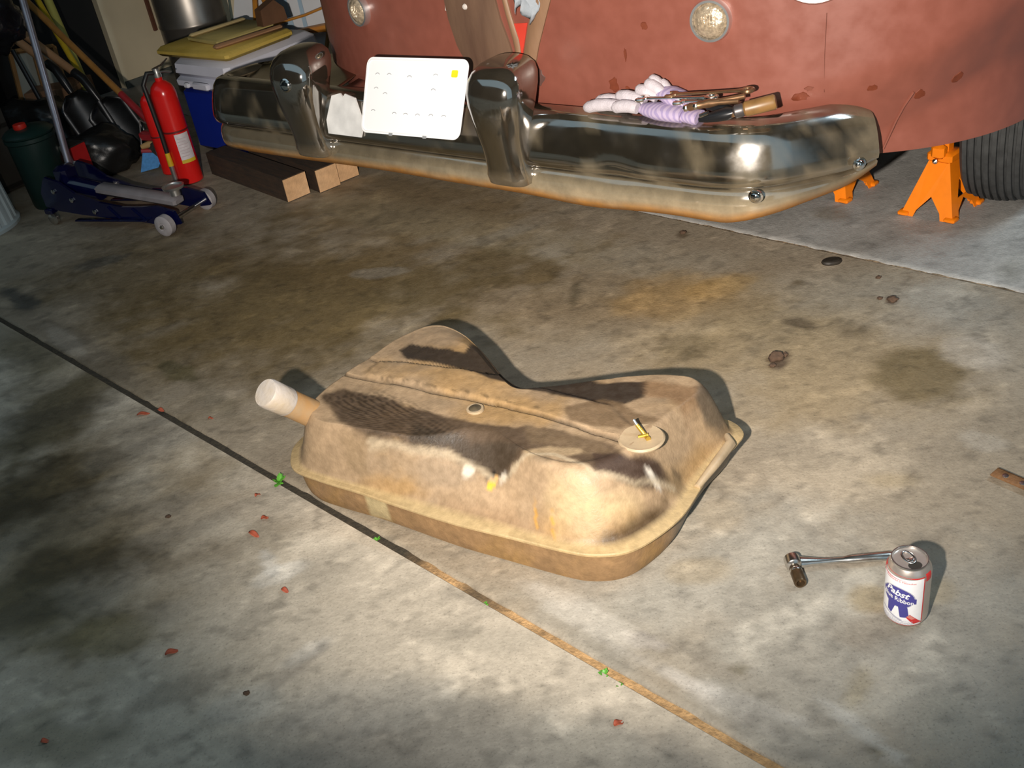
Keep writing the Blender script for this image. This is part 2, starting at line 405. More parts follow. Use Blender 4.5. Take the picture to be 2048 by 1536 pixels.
# joint fillers: dirt and old wood strip in the door joint, tan crumbs in the second joint
def filler(v, half, z, u0, u1, colf, seed, name, m):
    us = np.arange(u0, u1, 0.01); mb = MB(); rows = []
    for k, vv in enumerate(np.linspace(-half, half, 5)):
        h = z + 0.006 * (fbm(us, us * 0 + k, 30, 3, seed) - 0.5)
        rows.append([uv(u, v + vv, hh) for u, hh in zip(us, h)])
    mb.grid(rows)
    a = np.array(mb.v); u = np.tile(us, 5)
    return mb.build(name, m, floor, col=colf(u, a), fix=False)
m_fill = mat('joint_filler_grain', (1, 1, 1), rough=0.95, vcol=True, scale=90, var=0.3, bump=0.5, bscale=160)
def colA(u, a):
    n = fbm(u, u * 0, 9, 3, 5)
    w = smooth(-1.25, -0.95, u + (n - 0.5) * 0.5)
    return mix(np.tile((0.035, 0.027, 0.016), (len(u), 1)), (0.42, 0.25, 0.11), np.clip(w * (0.55 + 0.7 * n), 0, 1))
def colB(u, a):
    n = fbm(u, a[:, 0] * 3, 12, 3, 6)
    return mix(np.tile((0.27, 0.19, 0.115), (len(u), 1)), (0.10, 0.07, 0.04), smooth(0.5, 0.7, n))
filler(V1, 0.015, -0.004, -4.8, 1.2, colA, 3, 'joint_filler', m_fill)
filler(V2, 0.012, -0.002, -4.8, 1.2, colB, 4, 'joint_filler', m_fill)

# ---------------------------------------------------------------- garage shell
m_wall = mat('cream_wall_paint', (0.80, 0.68, 0.47), rough=0.7, scale=5, var=0.07, bump=0.03)
m_wallgrey = mat('bare_drywall', (0.36, 0.33, 0.28), rough=0.85, scale=3, var=0.12)
m_ceil = mat('garage_ceiling_paint', (0.42, 0.40, 0.36), rough=0.9, scale=3, var=0.1)
m_black = mat('doorway_dark', (0.004, 0.004, 0.004), rough=0.7)
m_base = mat('dusty_base_trim', (0.10, 0.11, 0.10), rough=0.8)
def wallbox(name, u0, u1, v0, v1, z0, z1, m):
    mb = MB(); mb.box(uv((u0 + u1) / 2, (v0 + v1) / 2, (z0 + z1) / 2), (u1 - u0, v1 - v0, z1 - z0), rotz(GA))
    return struct(mb.build(name, m, sm=False))
VD = 2.385
wl = wallbox('wall_left', UL - 0.12, UL, VD, 7.0, 0.0, 2.6, m_wall)
wallbox('wall_left_front', UL - 0.12, UL, V1 - 0.1, VD - 1.05, 0.0, 2.6, m_wallgrey)
wallbox('wall_left_over_door', UL - 0.12, UL, VD - 1.05, VD, 2.05, 2.6, m_wallgrey)
# unseen dark walls added behind the photographer to darken the chrome's reflections
wallbox('wall_sky_blocker', -14, 12, -9.2, -9.0, 0.0, 7.5, mat('sky_blocker_dark', (0.03, 0.03, 0.028), rough=0.9, scale=4, var=0.3))
wallbox('wall_sky_blocker_left', -9.2, -9.0, -9.0, 0.4, 0.0, 6.5, MATS['sky_blocker_dark'])  # second added wall, keeps open sky out of the left bumper
wallbox('wall_back', UL - 0.12, 3.3, 7.0, 7.12, 0.0, 2.6, m_wallgrey)
wallbox('wall_right', 3.2, 3.32, V1 - 0.1, 7.0, 0.0, 2.6, m_wallgrey)
wallbox('ceiling', UL - 0.12, 3.32, V1 - 0.1, 7.12, 2.6, 2.7, m_ceil)
wallbox('wall_front_header', UL - 0.12, 3.32, V1 - 0.14, V1 - 0.04, 2.25, 2.6, m_wallgrey)
wallbox('wall_front_left', UL - 0.12, -4.5, V1 - 0.14, V1 - 0.04, 0.0, 2.25, m_wallgrey)
d1 = wallbox('door_1', UL - 0.09, UL - 0.05, VD - 1.05, VD, 0.0, 2.05, m_black)  # near-black slab stands in for the darkness of the doorway opening
MB().tube([uv(UL - 0.02, VD - 0.95, 0.95), uv(UL - 0.02, VD - 0.85, 0.95)], 0.012).build('door_handle', mat('dull_brass', (0.3, 0.2, 0.08), 0.4, 1.0), d1)
wallbox('baseboard_left', UL, UL + 0.012, VD + 0.002, 6.9, 0.0, 0.035, m_base)

# ---------------------------------------------------------------- fuel tank on the floor
TC = np.array((-0.03, 1.60))
FLANGE = [(-.463,1.74),(-.452,1.69),(-.40,1.643),(-.317,1.582),(-.257,1.535),(-.145,1.451),(-.065,1.397),(.043,1.324),(.09,1.302),(.14,1.298),(.19,1.32),(.248,1.366),(.301,1.437),(.345,1.49),(.388,1.533),(.41,1.565),(.395,1.61),
          (.335,1.643),(.25,1.662),(.15,1.69),(.06,1.737),(-.0,1.795),(-.045,1.885),(-.085,1.975),(-.13,2.035),(-.18,2.055),(-.25,2.02),(-.33,1.94),(-.41,1.845),(-.455,1.785)]
def closed_spline(pts, per=24):
    p = np.array(pts); n = len(p); out = []
    for i in range(n):
        p0, p1, p2, p3 = p[i - 1], p[i], p[(i + 1) % n], p[(i + 2) % n]
        for k in range(per):
            t = k / per
            out.append(0.5 * ((2 * p1) + (-p0 + p2) * t + (2 * p0 - 5 * p1 + 4 * p2 - p3) * t * t + (-p0 + 3 * p1 - 3 * p2 + p3) * t ** 3))
    return np.array(out)
sp = closed_spline(FLANGE)
NT = 360
th = np.linspace(-PI, PI, NT, endpoint=False)
ang = np.arctan2(sp[:, 1] - TC[1], sp[:, 0] - TC[0]); rad_ = np.hypot(sp[:, 0] - TC[0], sp[:, 1] - TC[1])
o_ = np.argsort(ang); RF = np.interp(th, ang[o_], rad_[o_], period=2 * PI)
ct, st = np.cos(th), np.sin(th)
def angw(deg, width):   # periodic bump around a direction
    d = (np.degrees(th) - deg + 180) % 360 - 180
    return np.exp(-(d / width) ** 2)
WSH = 0.07 + 0.055 * angw(-120, 45) + 0.045 * angw(-75, 35) + 0.02 * angw(-150, 20)       # width of the rolled shoulder
ZT = 0.198
RIB_A = [(-0.4819, 1.934), (-0.2978, 1.802), (-0.1605, 1.705), (-0.0286, 1.619), (0.0749, 1.533), (0.1688, 1.442)]
RIB_B = [(-0.3975, 1.971), (-0.2683, 1.867), (-0.1381, 1.792), (-0.0203, 1.722), (0.0873, 1.629), (0.1666, 1.559)]
BAND = [(-0.2948, 1.807), (-0.265, 1.862), (-0.0203, 1.722), (0.1674, 1.564), (0.1938, 1.482), (0.1698, 1.448), (-0.028, 1.626)]
def top_features(x, y):
    z = np.zeros_like(x)
    z -= 0.006 * np.exp(-(lined(x, y, RIB_A) / 0.0032) ** 2)
    z -= 0.004 * np.exp(-(lined(x, y, RIB_B) / 0.003) ** 2)
    z += 0.004 * smooth(-0.004, 0.004, polyd(x, y, BAND))
    z += 0.010 * (fbm(x, y, 9, 3, 77) - 0.5)
    return z
rings = []   # (radius array, z array)
def ring(ins, z): rings.append((RF - ins, np.full(NT, float(z)) if np.isscalar(z) else z))
LOWK = 0.22 + 0.9 * angw(10, 50) + 0.45 * angw(165, 40) + 0.3 * angw(90, 40)
for ins, z in ((0.16, 0.001), (0.055, 0.001), (0.036, 0.004), (0.024, 0.015), (0.018, 0.03), (0.014, 0.05), (0.012, 0.068), (0.008, 0.0715), (-0.006, 0.072), (-0.0085, 0.074), (-0.0085, 0.0775), (-0.006, 0.0795), (0.008, 0.081)):
    ring(ins * LOWK if ins > 0 and z < .0718 and ins < .1 else ins, z)
NS = 26
for k in range(1, NS + 1):
    s = k / NS
    f = 1 - (1 - s) ** 2.0
    f = 0.55 * f + 0.45 * smooth(0, 1, s)
    ring(0.016 + (WSH - 0.016) * s, 0.083 + (ZT - 0.083) * f)
for k in range(1, 56):
    s = k / 56
    rings.append(((RF - WSH) * (1 - s) + 0.0015 * s, np.full(NT, ZT)))
VV = []
for i, (r, z) in enumerate(rings):
    x = TC[0] + r * ct; y = TC[1] + r * st
    z = z.copy()
    if i > 13:
        k = np.clip((z - 0.10) / 0.09, 0, 1)
        z += top_features(x, y) * k
        z += 0.006 * (fbm(x, y, 14, 3, 31) - 0.5) * np.clip((z - .085) / .03, 0, 1)
        z += 0.012 * angw(-60, 22) * np.sin(np.clip((i - 13) / NS, 0, 1) * PI)     # bulge at the near right corner
        z -= 0.02 * angw(78, 40) * np.clip((i - 24) / 14, 0, 1) * np.clip((52 - i) / 14, 0, 1)   # rolled-off far edge
    VV.append(np.stack([x, y, z], -1))
VV = np.array(VV)
tank = thing('fuel_tank', 'rusty tan old fuel tank with a filler neck lying on the concrete', 'fuel tank', (float(TC[0]), float(TC[1]), 0))
tb = MB()
loc = VV - np.array((TC[0], TC[1], 0))
tb.loft([list(map(tuple, r)) for r in loc], True, False)
tb.f.append(tuple((len(rings) - 1) * NT + j for j in range(NT)))
tb.f.append(tuple(range(NT - 1, -1, -1)))
P3 = VV.reshape(-1, 3); X_, Y_, Z_ = P3[:, 0], P3[:, 1], P3[:, 2]
n1 = fbm(X_, Y_ + Z_, 12, 5, 61); n2 = fbm(X_ + Z_, Y_, 45, 4, 62); n3 = fbm(X_, Y_ + Z_, 5, 4, 63)
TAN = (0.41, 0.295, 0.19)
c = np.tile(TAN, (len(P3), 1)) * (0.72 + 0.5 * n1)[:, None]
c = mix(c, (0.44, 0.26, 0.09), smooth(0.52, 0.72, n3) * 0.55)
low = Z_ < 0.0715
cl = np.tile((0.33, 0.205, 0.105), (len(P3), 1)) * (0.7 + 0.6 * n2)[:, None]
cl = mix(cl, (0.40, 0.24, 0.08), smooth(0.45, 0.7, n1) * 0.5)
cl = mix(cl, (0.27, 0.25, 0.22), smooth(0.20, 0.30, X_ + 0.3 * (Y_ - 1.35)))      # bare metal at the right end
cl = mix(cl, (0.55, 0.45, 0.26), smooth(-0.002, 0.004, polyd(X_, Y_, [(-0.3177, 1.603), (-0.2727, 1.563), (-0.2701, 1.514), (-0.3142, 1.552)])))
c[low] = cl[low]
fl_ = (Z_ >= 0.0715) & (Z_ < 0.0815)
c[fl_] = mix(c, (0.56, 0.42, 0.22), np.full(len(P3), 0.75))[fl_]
up_ = Z_ > 0.0815
def spot(poly, colr, s, soft, z=None, jit=0.012):
    global c
    d = polyd(X_, Y_, poly) + (n1 - 0.5) * jit * 1.6 + (n2 - 0.5) * jit
    w = smooth(-soft, soft, d) * s * up_
    c = mix(c, colr, w)
# far edge: near-black strip, brown right shoulder
spot([(-0.222, 1.896), (-0.2005, 1.915), (-0.1463, 1.877), (-0.0848, 1.831), (-0.021, 1.974), (0.0607, 1.89), (0.1648, 1.636), (0.249, 1.613), (0.2369, 1.562), (0.1699, 1.551), (0.0672, 1.621), (-0.022, 1.694), (-0.1181, 1.787), (-0.2048, 1.846)], (0.030, 0.022, 0.017), 0.96, 0.004, jit=0.008)
spot([(0.2493, 1.615), (0.3406, 1.568), (0.404, 1.684), (0.3428, 1.544), (0.2953, 1.501), (0.27, 1.544), (0.2369, 1.562)], (0.21, 0.12, 0.06), 0.75, 0.010)
spot([(0.3246, 1.542), (0.4014, 1.713), (0.4006, 1.601), (0.3783, 1.54), (0.3372, 1.526)], (0.10, 0.08, 0.06), 0.85, 0.008)
spot([(0.0896, 1.573), (0.1655, 1.581), (0.2257, 1.507), (0.2552, 1.478), (0.1743, 1.472), (0.0926, 1.528)], (0.18, 0.12, 0.07), 0.85, 0.006)
# dark band along the middle of the top, woven imprint at its left
spot([(-0.3841, 1.769), (-0.3328, 1.772), (-0.2198, 1.678), (-0.125, 1.603), (-0.0341, 1.553), (0.0539, 1.513), (0.1587, 1.436), (0.1693, 1.401), (0.2213, 1.413), (0.2516, 1.421), (0.252, 1.408), (0.1779, 1.373), (0.113, 1.375), (0.0533, 1.436), (0.0014, 1.448), (-0.0354, 1.453), (-0.0632, 1.472), (-0.0813, 1.491), (-0.1337, 1.53), (-0.2058, 1.564), (-0.2824, 1.601), (-0.3263, 1.635)], (0.078, 0.052, 0.035), 0.9, 0.006)
spot([(-0.1918, 1.603), (-0.1271, 1.557), (-0.038, 1.511), (0.009, 1.476), (-0.0178, 1.456), (-0.0447, 1.461), (-0.0687, 1.476), (-0.0826, 1.495), (-0.1336, 1.534), (-0.205, 1.563)], (0.05, 0.036, 0.024), 0.85, 0.008)
spot([(0.0109, 1.539), (0.1357, 1.458), (0.1627, 1.409), (0.1192, 1.41), (0.0557, 1.455), (0.0134, 1.475)], (0.22, 0.155, 0.095), 0.6, 0.012)
spot([(0.1128, 1.424), (0.1783, 1.403), (0.2307, 1.418), (0.2532, 1.419), (0.2052, 1.383), (0.1524, 1.367), (0.1178, 1.377)], (0.055, 0.034, 0.026), 0.88, 0.006)
spot([(0.2496, 1.435), (0.2763, 1.442), (0.2669, 1.405), (0.2493, 1.413)], (0.04, 0.028, 0.022), 0.85, 0.005)
spot([(-0.0019, 1.457), (0.0474, 1.461), (0.0978, 1.44), (0.1166, 1.421), (0.0605, 1.424), (0.0085, 1.436)], (0.43, 0.32, 0.20), 0.8, 0.006)
spot([(0.0091, 1.439), (0.0444, 1.433), (0.0454, 1.406), (0.0152, 1.423)], (0.20, 0.15, 0.10), 0.7, 0.006)
spot([(0.0805, 1.315), (0.1043, 1.321), (0.1497, 1.333), (0.2316, 1.378), (0.224, 1.344), (0.1792, 1.316), (0.0995, 1.3)], (0.065, 0.038, 0.016), 0.9, 0.008)
spot([(-0.1659, 1.497), (-0.0598, 1.425), (0.0071, 1.375), (0.0091, 1.336), (-0.0641, 1.39), (-0.1859, 1.488)], (0.27, 0.165, 0.085), 0.6, 0.016)
spot([(0.0367, 1.395), (0.1149, 1.352), (0.1824, 1.36), (0.151, 1.336), (0.0856, 1.32), (0.0394, 1.351), (0.0227, 1.386)], (0.56, 0.43, 0.25), 0.7, 0.016)
spot([(-0.2885, 1.599), (-0.198, 1.557), (-0.1348, 1.53), (-0.0941, 1.488), (-0.1433, 1.5), (-0.2367, 1.551), (-0.2975, 1.595)], (0.33, 0.25, 0.175), 0.75, 0.008)
spot([(-0.3324, 1.626), (-0.2944, 1.604), (-0.3008, 1.59), (-0.3355, 1.616)], (0.20, 0.14, 0.075), 0.6, 0.012)
spot([(0.2392, 1.42), (0.2981, 1.452), (0.2779, 1.406), (0.2402, 1.394)], (0.42, 0.30, 0.17), 0.5, 0.012)
for b in ((-0.104, 1.502, 0.0127, -0.0035, -0.0005, -0.009), (-0.0431, 1.458, 0.0088, -0.0024, -0.0005, -0.0058), (0.214, 1.392, 0.0132, -0.0037, -0.0014, -0.0068)):
    w = (1 - smooth(0.6, 1.2, np.sqrt(blobw(X_, Y_, b)) + (n2 - .5) * .6)) * up_
    c = mix(c, (0.80, 0.75, 0.68), w * 0.75)
c = mix(c, (0.95, 0.46, 0.06), (1 - smooth(0.8, 1.1, np.sqrt(blobw(X_, Y_, (-0.0636, 1.466, 0.0125, 0.0001, 0.0002, -0.0073))))) * up_)
c = mix(c, (0.02, 0.015, 0.01), (1 - smooth(0.8, 1.1, np.sqrt(blobw(X_, Y_, (-0.0621, 1.474, 0.0071, -0.002, -0.0003, -0.0044))))) * up_)
for b in ((0.0023, 1.383, 0.0025, -0.0012, -0.0031, -0.0153), (0.0288, 1.36, 0.0024, -0.0012, -0.0025, -0.0113)):
    c = mix(c, (0.60, 0.32, 0.06), (1 - smooth(0.6, 1.2, np.sqrt(blobw(X_, Y_, b)))) * up_ * 0.8)
# pale crust along the dark band's lower border
CRL = [(-0.2824, 1.599), (-0.2058, 1.561), (-0.1343, 1.533), (-0.0818, 1.493), (-0.0634, 1.469), (-0.0358, 1.453), (0.0011, 1.448), (0.0529, 1.433), (0.1126, 1.372), (0.1777, 1.373), (0.2518, 1.407)]
crust = lined(X_, Y_, CRL) + (n2 - .5) * .006 + (n1 - .5) * .004
c = mix(c, (0.48, 0.40, 0.29), (1 - smooth(0.001, 0.006, crust)) * up_ * 0.7)
# woven imprint
a1 = (X_ * 0.80 + Y_ * 0.6) / 0.011; a2 = (X_ * 0.6 - Y_ * 0.8) / 0.011
wv = (np.abs((a1 % 1) - 0.5) + np.abs((a2 % 1) - 0.5))
wd = polyd(X_, Y_, [(-0.3736, 1.765), (-0.2602, 1.733), (-0.1623, 1.634), (-0.1093, 1.548), (-0.1674, 1.553), (-0.2786, 1.604), (-0.3166, 1.651)])
c = c * (1 - (0.6 * smooth(0.45, 0.62, wv) * smooth(-0.02, 0.02, wd) * up_)[:, None])
# darker along the two grooves
c = c * (1 - 0.75 * (np.exp(-(lined(X_, Y_, RIB_A) / 0.0035) ** 2) * up_ * (Z_ > .17))[:, None])
c = c * (1 - 0.6 * (np.exp(-(lined(X_, Y_, RIB_B) / 0.003) ** 2) * up_ * (Z_ > .17))[:, None])
LD = [(-0.2609, 1.787), (-0.1595, 1.719), (-0.0547, 1.652), (0.0606, 1.565)]
ld = lined(X_, Y_, LD)
c = c * (1 - 0.5 * (np.exp(-(ld / 0.006) ** 2) * up_ * smooth(0.5, 0.7, fbm(X_, Y_, 110, 2, 8)))[:, None])
c = np.clip(c * np.array((0.66, 0.64, 0.60)), 0.006, 0.85)
m_tank = mat('rusty_tank_steel', (1, 1, 1), rough=0.55, vcol=True, scale=70, var=0.14, bump=0.12, bscale=220, rvar=0.14, spec=0.3)
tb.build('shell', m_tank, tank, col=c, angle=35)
TL = Vector((TC[0], TC[1], 0))
# sender plate with brass stub, drain plug, filler neck with white wrap
sp_c = Vector((0.2059, 1.438, 0.2)) - TL
m_plate = mat('pale_sender_plate', (0.32, 0.24, 0.15), rough=0.45, scale=30, var=0.15, bump=0.05)
MB().lathe([(0.0, 0.0), (0.040, 0.0), (0.041, 0.003), (0.038, 0.006), (0.030, 0.005), (0.0, 0.0055)], sp_c + Vector((0, 0, -0.006)), 40).build('sender_plate', m_plate, tank)
m_brass = mat('worn_brass', (0.55, 0.36, 0.06), rough=0.35, metal=0.8)
st_ = MB(); q0 = sp_c + Vector((0.008, 0.0, 0)); q1 = q0 + Vector((-0.012, 0.016, 0.016))
st_.tube([q0 + Vector((0.002, -0.012, 0.002)), q0, q1], [0.0045, 0.0045, 0.0035], 10)
st_.tube([q0 + Vector((-.013, .002, .0)), q0 + Vector((.004, -.002, .004))], 0.003, 8)
st_.build('fuel_outlet', m_brass, tank)
MB().tube([q1, q1 + Vector((-0.004, 0.006, 0.007))], 0.003, 10).build('outlet_tip', mat('bright_steel', (0.8, 0.8, 0.8), 0.25, 1.0), tank)
hc = Vector((-0.0762, 1.615, 0.2)) - TL
MB().lathe([(0, -0.004), (0.0125, -0.004), (0.0125, 0.001), (0.010, 0.003), (0.0, 0.0035)], hc, 24).build('drain_plug', mat('dark_plug', (0.06, 0.045, 0.025), 0.6, scale=80, var=.3), tank)
MB().lathe([(0.0126, -0.004), (0.017, -0.004), (0.0165, 0.0008), (0.0126, 0.0012)], hc, 24).build('plug_boss', m_plate, tank)
nb = Vector((-0.3851, 1.747, 0.15)) - TL; nt_ = Vector((-0.4613, 1.681, 0.27)) - TL
ax = (nt_ - nb).normalized(); NL = (nt_ - nb).length
m_neck = mat('rust_orange_neck', (0.38, 0.19, 0.055), rough=0.5, col2=(0.30, 0.21, 0.12), scale=18, bump=0.08)
nk = MB(); nk.tube([nb - ax * 0.05, nb - ax * .02, nb, nb + ax * (NL * .5), nb + ax * (NL - 0.002)], [0.037, 0.033, 0.0285, 0.0275, 0.0275], 36); nk.build('filler_neck', m_neck, tank)
m_wrap = mat('dirty_white_tape', (0.42, 0.40, 0.40), rough=0.6, col2=(0.38, 0.30, 0.20), scale=16, bump=0.2)
wp = MB(); wp.tube([nb + ax * (NL * .66), nb + ax * (NL * .68), nb + ax * (NL + .0), nb + ax * (NL + .004), nb + ax * (NL + .006)], [0.0280, 0.0292, 0.0292, 0.027, 0.001], 36); wp.build('tape_wrap', m_wrap, tank)
MB().tube([nb - ax * .028, nb - ax * .014, nb - ax * .002, nb + ax * .01], [0.040, 0.0395, 0.034, 0.029], 36).build('neck_weld', mat('grey_weld', (0.33, 0.25, 0.16), .6, scale=40, var=.3, bump=.3), tank)
dn_ = nb + Vector((0.012, -0.03, -0.012))
bmx = MB(); bmx.lathe([(0, -.012), (.014, -.010), (.02, 0), (.014, .010), (0, .012)], dn_, 16); bmx.build('weld_lump', mat('dark_solder', (0.10, 0.07, 0.045), .6, scale=50, var=.4, bump=.3), tank)
# tab on the flange at the right end
tbp = Vector((0.3702, 1.524, 0.085)) - TL
MB().tube([tbp + Vector((-.075, -.10, -.004)), tbp + Vector((-.03, -.05, 0)), tbp + Vector((.012, -.002, .004)), tbp + Vector((.012, .025, .004))], [0.006, .009, .010, .006], 10).build('flange_lip', m_plate, tank)

# ---------------------------------------------------------------- beer can
CC = Vector((0.5508, 1.126, 0))
can = thing('beer_can', 'white, red and blue beer can standing beside the ratchet', 'can', CC)
m_alu = mat('brushed_aluminium', (0.72, 0.70, 0.68), rough=0.25, metal=1.0, scale=200, var=0.05)
m_canside = mat('can_side_ink', (0.62, 0.55, 0.50), rough=0.3, metal=0.75, scale=90, var=0.05)
CR = 0.0331
prof = [(0.0, 0.004), (0.022, 0.002), (0.024, 0.0), (0.026, 0.001), (0.0295, 0.006), (0.0322, 0.012), (CR, 0.017), (CR, 0.1035), (0.0322, 0.108), (0.0300, 0.1125), (0.0278, 0.1165), (0.0268, 0.118)]
MB().lathe(prof, (0, 0, 0), 64).build('body', m_canside, can)
MB().lathe([(0.0268, 0.1175), (0.0276, 0.1205), (0.0272, 0.1222), (0.0258, 0.1222), (0.0250, 0.1195), (0.0243, 0.1165), (0.0232, 0.1162), (0.0225, 0.1175), (0.0, 0.1178)], (0, 0, 0), 64).build('lid', m_alu, can)
cf = Vector((-CC.x, -CC.y, 0)).normalized(); cr_ = Vector((cf.y * -1, cf.x, 0))   # towards the camera side / its right
if cr_.x < 0: cr_ = -cr_
LA = math.atan2(cf.y, cf.x) - math.radians(20)     # where the front panel faces
def on_can(s, z, off): # s metres to the viewer's right around the can, from the panel's middle
    a = LA + s / CR
    rr = CR
    if z > 0.1035: rr = np.interp(z, [0.1035, 0.108, 0.1125, 0.1165], [CR, 0.0322, 0.0300, 0.0278])
    if z < 0.017: rr = np.interp(z, [0.006, 0.012, 0.017], [0.0295, 0.0322, CR])
    return Vector(((rr + off) * math.cos(a), (rr + off) * math.sin(a), z))
def wrap_poly(name, poly, off, m, n=40):
    """a convex printed patch wrapped round the can"""
    xs = [p[0] for p in poly]; s0, s1 = min(xs), max(xs); NR = 15; rows = [[] for _ in range(NR)]
    for i in range(n + 1):
        s = s0 + (s1 - s0) * (0.001 + 0.998 * i / n); zs = []
        for (x0, z0), (x1, z1) in zip(poly, poly[1:] + poly[:1]):
            if (x0 - s) * (x1 - s) <= 0 and x0 != x1: zs.append(z0 + (z1 - z0) * (s - x0) / (x1 - x0))
        a, b = min(zs), max(zs)
        for k in range(NR): rows[k].append(on_can(s, a + (b - a) * k / (NR - 1), off))
    return MB().grid(rows).build(name, m, can, sm=True)
def ink(n, c, r=.35): return mat(n, c, rough=r, scale=150, var=0.03)
i_white = ink('white_ink', (0.80, 0.80, 0.82)); i_red = ink('red_ink', (0.55, 0.03, 0.03)); i_blue = ink('blue_ink', (0.06, 0.055, 0.26)); i_pink = ink('pale_red_ink', (0.62, 0.22, 0.18)); i_sil = ink('grey_ink', (0.42, 0.42, 0.50))
HW = 0.0365
wrap_poly('red_border', [(-HW - .0025, 0.008), (HW + .0022, 0.008), (HW + .0022, 0.1075), (-HW - .0025, 0.1105)], 0.00015, i_red)
wrap_poly('white_panel', [(-HW, 0.0105), (HW, 0.0105), (HW, 0.1055), (-HW, 0.1055)], 0.0003, i_white)
wrap_poly('red_corner', [(-HW - .012, 0.090), (-HW + .003, 0.100), (-HW + .003, 0.1110), (-HW - .012, 0.1115)], 0.00045, i_red, 12)
wrap_poly('red_corner', [(HW + .004, 0.097), (HW + .017, 0.097), (HW + .017, 0.1105), (HW + .004, 0.1105)], 0.0003, i_red, 12)
def ell(cx, cz, a, b, rot, n=28):
    r = math.radians(rot)
    return [(cx + a * math.cos(t) * math.cos(r) - b * math.sin(t) * math.sin(r), cz + a * math.cos(t) * math.sin(r) + b * math.sin(t) * math.cos(r)) for t in [2 * PI * k / n for k in range(n)]]
wrap_poly('oval_edge', ell(-.002, .0665, .0270, .0205, -8), 0.00042, i_sil)
wrap_poly('blue_oval', ell(-.002, .0665, .0255, .0190, -8), 0.00055, i_blue)
wrap_poly('ribbon_bar', [(-.029, .0640), (.0265, .0560), (.0265, .0665), (-.029, .0745)], 0.0007, i_blue)
wrap_poly('ribbon_tail', [(-.017, .0335), (-.010, .029), (-.0035, .0505), (-.017, .052)], 0.0006, i_blue, 20)
wrap_poly('ribbon_tail', [(.000, .0505), (.004, .0265), (.017, .0285), (.014, .0500)], 0.0006, i_blue, 20)
wrap_poly('red_stripe', [(.013, .0280), (.024, .0145), (HW, .0165), (HW, .0170), (.018, .0350)], 0.00065, i_red, 20)
wrap_poly('pale_stripe', [(.0135, .0300), (.021, .0245), (.0265, .0255), (.0180, .0345)], 0.0008, i_pink, 16)
wrap_poly('silver_stripe', [(-.030, .0330), (-.026, .0340), (.008, .0215), (.006, .0185)], 0.0006, i_sil, 20)
def print_text(name, txt, size, s, z, off, m, shear=0.0, rise=0.0, xs=1.0, bold=0.0):
    cu = bpy.data.curves.new(name, 'FONT'); cu.body = txt; cu.size = size; cu.shear = shear; cu.align_x = 'CENTER'; cu.offset = bold; cu.resolution_u = 3
    to = bpy.data.objects.new(name, cu); COL.objects.link(to)
    dg = bpy.context.evaluated_depsgraph_get(); me = bpy.data.meshes.new_from_object(to.evaluated_get(dg))
    COL.objects.unlink(to); bpy.data.objects.remove(to)
    for v in me.vertices: v.co = on_can(s + v.co.x * xs, z + v.co.y + rise * v.co.x, off)
    me.materials.clear(); me.materials.append(m)
    o = bpy.data.objects.new(name, me); COL.objects.link(o); o.parent = can; return o
print_text('lettering', 'Pabst', 0.0165, -.004, .0705, 0.0010, i_white, shear=0.35, rise=-.18, bold=.0004)
print_text('lettering', 'Blue Ribbon', 0.0115, -.0015, .0590, 0.0012, i_white, rise=-.145, xs=.86, bold=.0002)
print_text('lettering', 'Established in Milwaukee', 0.0048, 0, .0975, 0.0007, i_red, rise=-.02)
fine = MB()
for r_, z in enumerate((.0125, .0155, .0185, .0215)):
    s = -.031
    while s < (.021 if r_ < 3 else .004):
        w = random.uniform(.002, .005)
        fine.grid([[on_can(s + w * k / 3, z + dz, .0007) for k in range(4)] for dz in (0, .0011)]); s += w + .001
fo = fine.build('fine_print', i_sil, can); fo['kind'] = 'stuff'
# tab and opening; the tab's long axis points away from the drinker
tr = rotz(math.atan2(cf.y, cf.x) + math.radians(35))
tabm = MB(); tabm.tube([tr @ Vector((.0135 * math.cos(a) - 0.004, .0078 * math.sin(a), .0196)) + Vector((0, 0, .1)) for a in [2 * PI * k / 20 for k in range(21)]], .0019, 8, cap=False, flat=.5)
tabm.lathe([(0, .1185), (.0035, .1185), (.0033, .1208), (.0, .1212)], tr @ Vector((.004, 0, 0)), 16)
tabm.box(tr @ Vector((.001, 0, .1196)), (.006, .013, .0012), tr, .0005)
tabm.build('pull_tab', m_alu, can)
op = [tr @ Vector((.0145 + .0085 * math.cos(a), .0105 * math.sin(a), 0)) for a in [2 * PI * k / 24 for k in range(24)]]
opm = MB(); opm.loft([[p + Vector((0, 0, .1170)) for p in op], [p + Vector((0, 0, .1181)) for p in op]], True, True); opm.build('opening', mat('can_inside', (.03, .025, .02), .5), can)

# ---------------------------------------------------------------- ratchet with socket
m_steel = mat('oily_chrome_steel', (0.62, 0.60, 0.57), rough=0.24, metal=1.0, scale=60, var=0.2)
m_oily = mat('dark_oily_steel', (0.10, 0.065, 0.035), rough=0.35, metal=0.7, scale=60, var=0.4)
ra = Vector((0.4173, 1.267, 0.012)); rb = Vector((0.5806, 1.248, 0.012))
rt = thing('ratchet', 'chrome ratchet handle with a dark socket lying left of the can', 'ratchet', (ra.x, ra.y, 0), math.atan2(rb.y - ra.y, rb.x - ra.x))
RLn = (rb - ra).length
h = MB()
h.tube([(0.012, 0, .013), (.03, 0, .0125), (.05, 0, .0115), (RLn * .5, 0, .0105), (RLn * .55, 0, .0105), (RLn * .6, 0, .0105), (RLn - .008, 0, .0105), (RLn, 0, .0105)], [.0115, .0085, .0062, .0056, .0075, .0085, .0090, .0072], 14, flat=.85)
h.build('handle', m_steel, rt)
lk = rotz(-math.atan2(rb.y - ra.y, rb.x - ra.x)) @ Vector((-0.06, -1, 0)).normalized()
